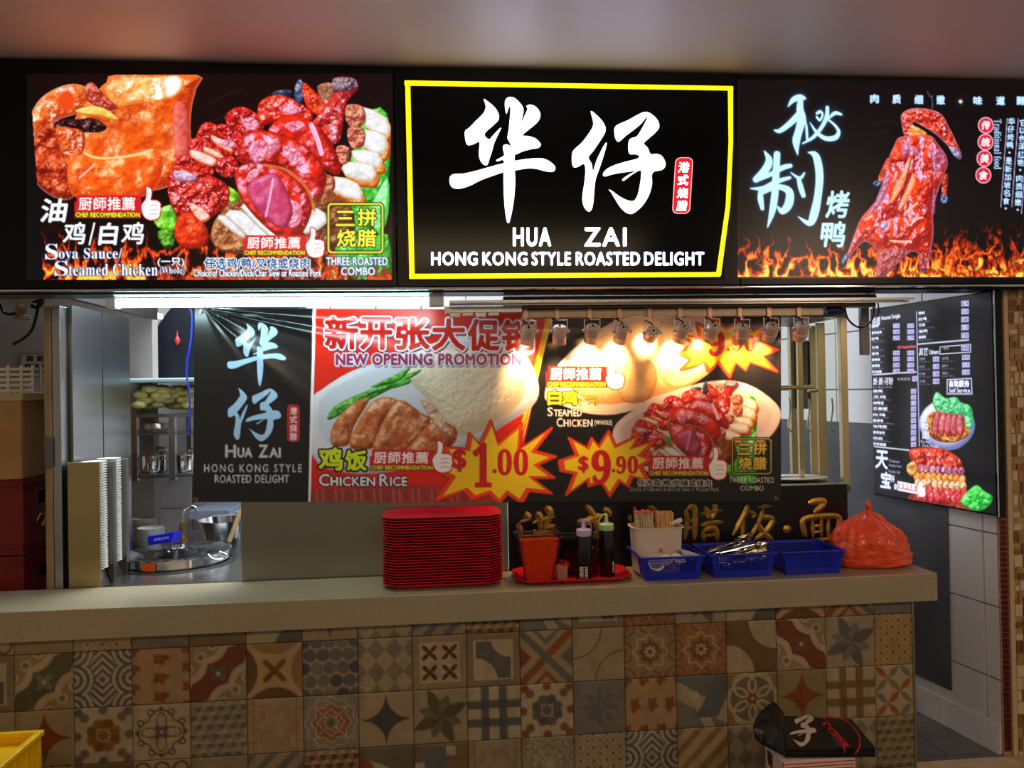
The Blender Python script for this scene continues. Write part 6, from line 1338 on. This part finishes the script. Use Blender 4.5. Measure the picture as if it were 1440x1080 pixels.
pp = atY(1120, 672, .55); solo('oval_platter', MB().lathe([(.08, 0), (.14, .012), (.15, .016), (.145, .018), (.078, .004)], (pp.x, .56, gz0+.001), 36, cap1=True, sy=.7), white_ceramic, 'white oval platter lying on the sill inside the glass case', 'platter', smooth=40)
kn = MB().hexa([(pp.x-.16, .50, gz0+.022), (pp.x+.02, .50, gz0+.022), (pp.x+.02, .53, gz0+.022), (pp.x-.16, .53, gz0+.022)], [(pp.x-.16, .50, gz0+.026), (pp.x+.02, .50, gz0+.024), (pp.x+.02, .53, gz0+.024), (pp.x-.16, .53, gz0+.026)])
solo('cleaver', kn, steel, 'flat steel knife resting across the white platter in the case', 'knife')
# dark towel-like apron hanging in the back, seen through the glass
ap = MB(); A0 = atY(1103, 480, .84)
gg = [(A0.x+.03+.10*u, .80+.02*math.sin(u*9), A0.z-.34*v) for v in np.linspace(0, 1, 8) for u in np.linspace(0, 1, 10)]
ap.add(gg, [(j*10+i, j*10+i+1, (j+1)*10+i+1, (j+1)*10+i) for j in range(7) for i in range(9)])
solo('hanging_cloth', ap, mat('grey_cloth', (116, 112, 104), .8, var=.2), 'crumpled grey cloth hanging inside the back of the glass case', 'cloth', smooth=60)
# conduit and black cables right of the beam
ca = atY(1211, 470, .45); cb_ = atY(1223, 470, .45)
solo('conduit', MB().box((ca.x, .45, WZ(1217, 499, .45)), (cb_.x, .47, 2.0)), steel_dark, 'short dark steel channel hanging down behind the cables', 'channel', bevel=.002)
Y_ = .16
solo('black_cable', MB().tube(sm([wz(*q, Y_) for q in [(1188,432),(1192,448),(1204,459),(1216,459),(1227,448),(1228,430),(1220,412),(1212,404)]], 5, False).tolist(), .0042, 8), black_pl, 'black cable looping below the right end of the brown beam', 'cable', smooth=60)
solo('black_cable', MB().tube(sm([wz(*q, Y_+.03) for q in [(1225,406),(1232,418),(1236,436),(1233,446)]], 5, False).tolist(), .003, 8), black_pl, 'thin black cable dropping beside the menu screen top corner', 'cable', smooth=60)
bp_ = atY(1175, 437, .14); solo('blue_plug', MB().tube([(bp_.x-.035, .15, bp_.z), (bp_.x-.01, .145, bp_.z+.004), (bp_.x+.03, .15, bp_.z-.002), (bp_.x+.045, .15, bp_.z)], [.014, .020, .016, .007], 10), mat('navy_plastic', (30, 34, 92), .45), 'dark blue cable plug tucked at the end of the beam', 'plug', smooth=50)

# ------------------------------------------------------------------ menu screen on the right wall
TP = WP+WN*.06; tf = plane_map(TP, WN)
qa, qb = Vector(tf(1224, 441)), Vector(tf(1399, 720)); qa2 = Vector(tf(1227, 697)); qb2 = Vector(tf(1394, 409))
u_ = WD.copy(); d_far = (qa-TP).dot(u_); d_near = (qb2-TP).dot(u_); ztop = (qa.z+qb2.z)/2+.006; zbot = (qa2.z+qb.z)/2
tv = thing('menu_screen', 'tall backlit menu screen with dishes and price list, on the right wall', 'screen', tuple(TP+u_*((d_far+d_near)/2)+Vector((0, 0, zbot-TP.z))))
def tvp(d, z, o): p = TP+u_*d+WN*o; return (p.x, p.y, z)
def slab(d0, d1, z0, z1, o0, o1): return MB().hexa([tvp(d0, z0, o0), tvp(d1, z0, o0), tvp(d1, z0, o1), tvp(d0, z0, o1)], [tvp(d0, z1, o0), tvp(d1, z1, o0), tvp(d1, z1, o1), tvp(d0, z1, o1)])
part('housing', slab(d_near-.006, d_far+.004, zbot-.006, ztop+.006, -.045, -.001), black_gloss, tv, bevel=.003)
TW, THh = 172., 172.*(ztop-zbot)/abs(d_far-d_near)
def Hm(px, py):
    p = tf(px, py); d = (Vector(p)-TP).dot(u_); return ((d_far-d)/(d_far-d_near)*TW, (ztop-p[2])/(ztop-zbot)*THh)
c = Canvas(0, 0, TW, THh, (20, 19, 22), .8, H=Hm)
hp = lambda P: [Hm(*q[:2]) for q in P]
gl_ = np.clip(1-np.hypot((c.X-70)/120, (c.Y-110)/170), 0, 1)[..., None]; c.c += np.array((.06, .055, .05))*gl_  # soft glare painted into the black ground of the screen
WV, PV = (226, 232, 255), (168, 160, 226)
c.line(hp([(1289, 438), (1293, 627)]), 1.3, (190, 196, 255)); c.line(hp([(1228, 527), (1288, 523)]), 1.5, WV); c.line(hp([(1291, 484), (1362, 478)]), 1.5, WV); c.line(hp([(1230, 628), (1278, 633)]), 1.5, WV)
c.text('烧腊', (1226, 446, 1238, 458), WV, grow=.3, shear=.2); c.text('Roasted Delight', (1240, 443, 1266, 450), WV, grow=.15)
IT = ['烧鸭', '烧鸡油鸡', '白鸡', '叉烧', '烧肉', '烧排骨', '烧鸭饭', '双拼烧腊']; EN = ['Roasted Duck', 'Soya Chicken', 'Steamed Chicken', 'Char Siew', 'Roasted Pork', 'Roasted Ribs', 'Duck Rice', 'Roast Combo']
def price(px, py, w=10, h=6.5):
    P = hp([(px, py), (px+w, py-.4), (px+w, py+h), (px, py+h+.4)]); c.poly(P, (198, 194, 244))
    c.text('%d.%d0' % (3+int(px*7+py) % 9, int(px+py*3) % 10), (px+1.2, py+1.2, px+w-1.2, py+h-1.2), (50, 42, 110), grow=.1)
for i in range(8):
    y = 457+i*8.9+(4 if i > 2 else 0)-i*.35; c.text(IT[i], (1226, y, 1226+5+2.2*len(IT[i]), y+4), WV, grow=.15); c.text(EN[i], (1226, y+4.8, 1239+len(EN[i])*.4, y+7), (170, 176, 220), grow=.05)
    if i != 3:
        for px in (1256, 1276): price(px, y-2, 9.5, 6); 
    else: c.text('三拼 Roasted Three', (1262, y-1, 1288, y+3), (255, 90, 120), grow=.2)
c.text('饭·面·河粉', (1228, 531, 1256, 541), WV, grow=.25, shear=.2); c.text('Rice · Noodle · Hor Fun', (1228, 543, 1255, 546), WV); price(1283, 529, 7, 7); c.text('烧鸭腿面', (1262, 531, 1280, 535), WV, grow=.1)
for i in range(10):
    y = 548+i*8.3; c.text((IT+['油鸡面', '云吞面'])[(i*3) % 10], (1228, y, 1241+(i*5) % 8, y+4), WV, grow=.15); c.text((EN+['Soya Noodle', 'Dumpling Mee'])[(i*3) % 10], (1228, y+4.8, 1246+(i*7) % 12, y+6.8), (170, 176, 220)); price(1281, y-1, 7.5, 6.4)
for i in range(5):
    y = 438+i*9.6-i*1.1; c.text(IT[i+1], (1292, y, 1300+(i*3) % 5, y+4), WV, grow=.15); c.text(EN[i+1], (1292, y+5, 1304+(i*5) % 14, y+7), (170, 176, 220)); price(1352, 423+i*11.2, 10.5, 7.5)
c.text('其它', (1292, 489, 1305, 500), WV, grow=.3, shear=.2); c.text('Others', (1307, 492, 1320, 498), WV, grow=.2)
c.line(hp([(1322, 488), (1365, 484), (1365, 495), (1322, 498)]), .9, WV, closed=True); c.text('一碗例汤', (1325, 488, 1334, 492), WV); price(1352, 486, 11, 7)
for i in range(4):
    y = 503+i*11-i*.6; c.text(IT[i], (1293, y, 1301, y+4), WV, grow=.12); c.text(EN[i], (1293, y+5, 1308, y+7), (170, 176, 220)); price(1312, y-1.5, 9, 7)
    if i < 3: c.text(IT[i+4], (1325, y-1, 1333, y+3), WV, grow=.12); c.text(EN[i+4], (1325, y+4, 1343, y+6), (170, 176, 220)); price(1353, y-4, 11, 7)
P = hp([(1332, 534), (1366, 532), (1367, 554), (1332, 554)]); c.poly(P, (26, 24, 60)); c.line(P, 1.1, WV, closed=True)
c.text('自助服务', (1335, 535, 1363, 544), WV, grow=.5); c.text('Self Service', (1335, 546, 1364, 552), WV, grow=.2)
# bowl of noodles
def hb(P, *a, **k): c.blob(hp(P), *a, **k)
hb([(1293,600),(1297,580),(1312,566),(1330,562),(1352,570),(1368,585),(1371,603),(1362,620),(1344,632),(1322,632),(1304,622)], (110,116,170), (196,204,240), (255,255,255), puff=9, ns=.03, amp=.3, seed=70)
hb([(1312,562),(1318,551),(1330,560),(1344,558),(1352,566),(1364,570),(1368,580),(1368,600),(1352,606),(1330,590),(1315,575)], (40,150,90), (120,230,150), (230,255,240), puff=6, ns=.2, amp=2, seed=71)
hb([(1302,590),(1316,578),(1340,585),(1360,600),(1362,612),(1342,622),(1318,620),(1304,608)], (120,50,10), (230,150,60), (255,230,170), puff=6, ns=.5, amp=2, seed=72)
for k in range(5): x = 1312+k*8.5; hb([(x,592-k),(x+5,578+k),(x+11,582+k*2),(x+9,600+k*2),(x+5,614),(x-1,606)], (150,40,50), (240,130,140), (255,225,230), puff=4, ns=.12, amp=1.2, seed=73+k, edge=(120,20,20))
for i, ch in enumerate('烧鸭面'): c.text(ch, (1294+i*1.5, 583+i*12, 1304+i*1.5, 593+i*12), WV, grow=.2, shear=.1)
c.text(serif('Roasted'), (1295, 619, 1308, 623), WV); c.text(serif('Duck Noodle'), (1297, 625, 1320, 629), WV)
# combo platter
hb([(1276,700),(1300,690),(1372,706),(1392,712),(1360,724),(1320,716),(1285,710)], (50,10,6), (150,40,20), (220,120,90), puff=5, seed=80)
hb([(1278,636),(1290,630),(1320,630),(1338,636),(1352,648),(1350,664),(1320,668),(1290,660)], (140,20,14), (236,70,40), (255,200,210), puff=10, ns=.2, amp=3, seed=81, gl=.9)
for j, (y, lo_, mi) in enumerate(((655, (90,40,70), (200,110,130)), (666, (180,80,20), (246,170,70)), (676, (150,90,50), (250,214,170)), (686, (150,20,30), (240,80,80)), (694, (140,16,22), (228,60,70)))):
    for k in range(9): x = 1284+k*8+j*1.5; hb([(x,y+k*.6),(x+6,y-3+k*.6),(x+9,y+4+k*.6),(x+5,y+11+k*.6),(x,y+8+k*.6)], lo_, mi, (255,235,230), puff=4, ns=.2, amp=1.5, seed=82+k)
hb([(1350,706),(1362,690),(1374,682),(1384,690),(1396,698),(1392,710),(1380,718),(1366,716)], (20,140,40), (80,230,90), (220,255,220), puff=7, ns=.2, amp=2.4, seed=95)
hb([(1276,654),(1286,648),(1292,660),(1284,670),(1276,664)], (160,90,30), (240,180,90), (255,240,200), puff=4, seed=96)
for ch, x, y, s_ in (('天', 1231, 634, 17), ('宝', 1238, 664, 15)): c.text(ch, (x, y, x+s_, y+s_*1.45), WV, grow=.9, shear=.12, glow=(40, 70, 150))
c.text('拼', (1252, 668, 1258, 678), WV, grow=.3); c.text('盘', (1257, 680, 1262, 688), WV, grow=.2)
for st_s, y, x1_ in (('Treasure', 646, 1265), ('Signature', 653, 1268), ('Combo Set', 661, 1266)): c.text(serif(st_s), (1250, y, x1_, y+4.5), (200, 206, 255))
q = hp([(1262, 676), (1290, 682), (1291, 695), (1263, 690)]); c.poly(q, (246, 238, 246)); q = hp([(1264, 678), (1289, 683), (1289, 691), (1264, 687)]); c.poly(q, (226, 60, 80))
c.text('厨師推薦', (1265, 679, 1287, 688), (255, 255, 255), grow=.2); c.poly(hp([(1291, 684), (1295, 676), (1297, 684), (1301, 688), (1300, 698), (1292, 697)]), (250, 240, 255), smooth=3)
def tv_map(x, y, off=0.):
    x = np.asarray(x, float); y = np.asarray(y, float); d = d_far-(x/TW)*(d_far-d_near); z = ztop-(y/THh)*(ztop-zbot)
    p = np.array(TP)+np.array(u_)*d[..., None]+np.array(WN)*off; p[..., 2] = z; return p
c.sheet('lit_film', tv_map, print_mat('screen_print', emit=1.15, rough=.2, spec=.4), tv, .0006)
part('edge_strip', slab(d_near-.009, d_near-.0065, zbot-.006, ztop+.006, -.006, .0), chrome, tv)

# ------------------------------------------------------------------ bottom right: carton and folded black banner
KY = -.42; a_, b_ = atY(1077, 1070, KY), atY(1203, 1070, KY); kz = WZ(1150, 1068, KY)
kb = thing('carton', 'white and red carton standing before the counter under the folded banner', 'box', ((a_.x+b_.x)/2, KY+.12, 0))
ax_ = atY(1100, 1070, KY).x
part('body', MB().box((ax_, KY, 0), (b_.x, KY+.135, kz)), mat('white_card', (214, 196, 186), .6), kb, bevel=.002)
part('side_mark', MB().box((ax_-.001, KY+.075, kz-.060), (ax_-.0002, KY+.115, kz-.012)), mat('maroon_ink', (90, 20, 26), .5), kb)
rl = MB()
for k in range(4): rl.box((ax_+.006, KY-.0015, kz-.012-k*.011), (b_.x-.004, KY-.0002, kz-.009-k*.011))
rl.box((ax_+.001, KY-.0015, kz-.08), (ax_+.005, KY-.0002, kz))
part('red_lines', rl, mat('red_ink', (196, 40, 50), .5), kb)

# folded banner: a thick creased slab of several layers, print on its top
FZ = kz+.003
def T(px, py, dz=0): v = atZ(px, py, FZ+dz); return (v.x, v.y, v.z)
fb = thing('folded_banner', 'black folded vinyl banner bundle tied with red string on the carton', 'banner', tuple(atZ(1150, 1040, FZ)))
topz = .0325
outline = [(1098, 1048), (1232, 1060), (1200, 1012), (1098, 1006)]
def slabq(P, z0, z1): return MB().hexa([(T(x, y, z1)[0], T(x, y, z1)[1], FZ+z0) for x, y in P], [(T(x, y, z1)[0], T(x, y, z1)[1], FZ+z1) for x, y in P])
vin = mat('black_vinyl', (16, 13, 15), .3, var=.2)
for k in range(5):
    j_ = .0015*(k % 2); XY = [T(x, y, topz)[:2] for x, y in ((1103, 1052), (1231, 1051), (1198, 1011), (1102, 1006))]; part('fold_layer', MB().hexa([(x+j_, y+j_, FZ+k*.0065) for x, y in XY], [(x+j_, y+j_, FZ+k*.0065+.0060) for x, y in XY]), vin, fb, bevel=.0015)
# end that curls up on the left
G = [[(1087,987,-.27),(1094,993,-.28),(1101,1003,-.27)], [(1066,1003,-.36),(1082,1006,-.37),(1101,1020,-.345)], [(1056,1022,-.415),(1074,1030,-.425),(1103,1040,-.41)], [(1063,1041,-.42),(1082,1053,-.428),(1105,1064,-.425)]]
V = [tuple(atY(*q)) for r in G for q in r]
m = MB().add(V, [(j*3+i, j*3+i+1, (j+1)*3+i+1, (j+1)*3+i) for j in range(3) for i in range(2)])
o = part('curled_end', m, vin, fb, smooth=80); md = o.modifiers.new('round', 'SUBSURF'); md.levels = md.render_levels = 3; md.boundary_smooth = 'PRESERVE_CORNERS'; md = o.modifiers.new('thick', 'SOLIDIFY'); md.thickness = .004; md.offset = 1
tfm = plane_map((0, 0, FZ+.0322), (0, 0, 1))
flatpart('white_print', [mapf(sm([(x, y) for x, y in P], 3), (804,157,935,302), (1092,1005,1148,1050)) for P in ZAI[1:]], mat('white_print', (212, 198, 190), .5), fb, tfm, .0004, .0006, label='part of a white brushed character')
sk = lambda P: [(1020+x/6., 960+y/6.) for x, y in P]
flatpart('red_strip', [sk([(810,340),(860,330),(1050,540),(985,550)])], mat('red_print', (196, 24, 34), .4), fb, tfm, .0005, .0006, label='red strip with small white characters')
for i, ch in enumerate('港式烧腊'):
    cx_, cy_ = 845+i*42, 375+i*46; bq_ = sk([(cx_-22, cy_-22), (cx_+26, cy_+22)]); mesh_text('small_character', ch, (bq_[0][0], bq_[0][1], bq_[1][0], bq_[1][1]), MATS['white_print'], fb, tfm, .0018, .3)
cm = plane_map(Vector((0, -.445, 0)), (0, 1, 0))
for ch, x, y, r_ in (('R', 1065, 1019, 0), ('O', 1062, 1026, 0), ('A', 1064, 1036, 0), ('U', 1085, 1026, 1), ('N', 1082, 1033, 1), ('G', 1079, 1040, 1)):
    mesh_text('print_letter', ch, (x, y, x+7, y+6.5), MATS['white_print'], fb, cm, .0, .35, rot=r_, shear=.3)
sg = MB().tube(sm([T(1158, 1011, .034), T(1170, 1008, .05), T(1190, 1014, .05), T(1206, 1030, .045), T(1209, 1048, .040), T(1204, 1058, .03), T(1200, 1062, .0)], 4, False).tolist(), .0028, 6)
sg.tube(sm([T(1158, 1011, .036), T(1166, 1018, .036), T(1186, 1050, .036), T(1187, 1058, .02), T(1186, 1062, .0)], 4, False).tolist(), .0022, 6)
part('red_string', sg, mat('red_string', (196, 30, 60), .5), fb, smooth=60)
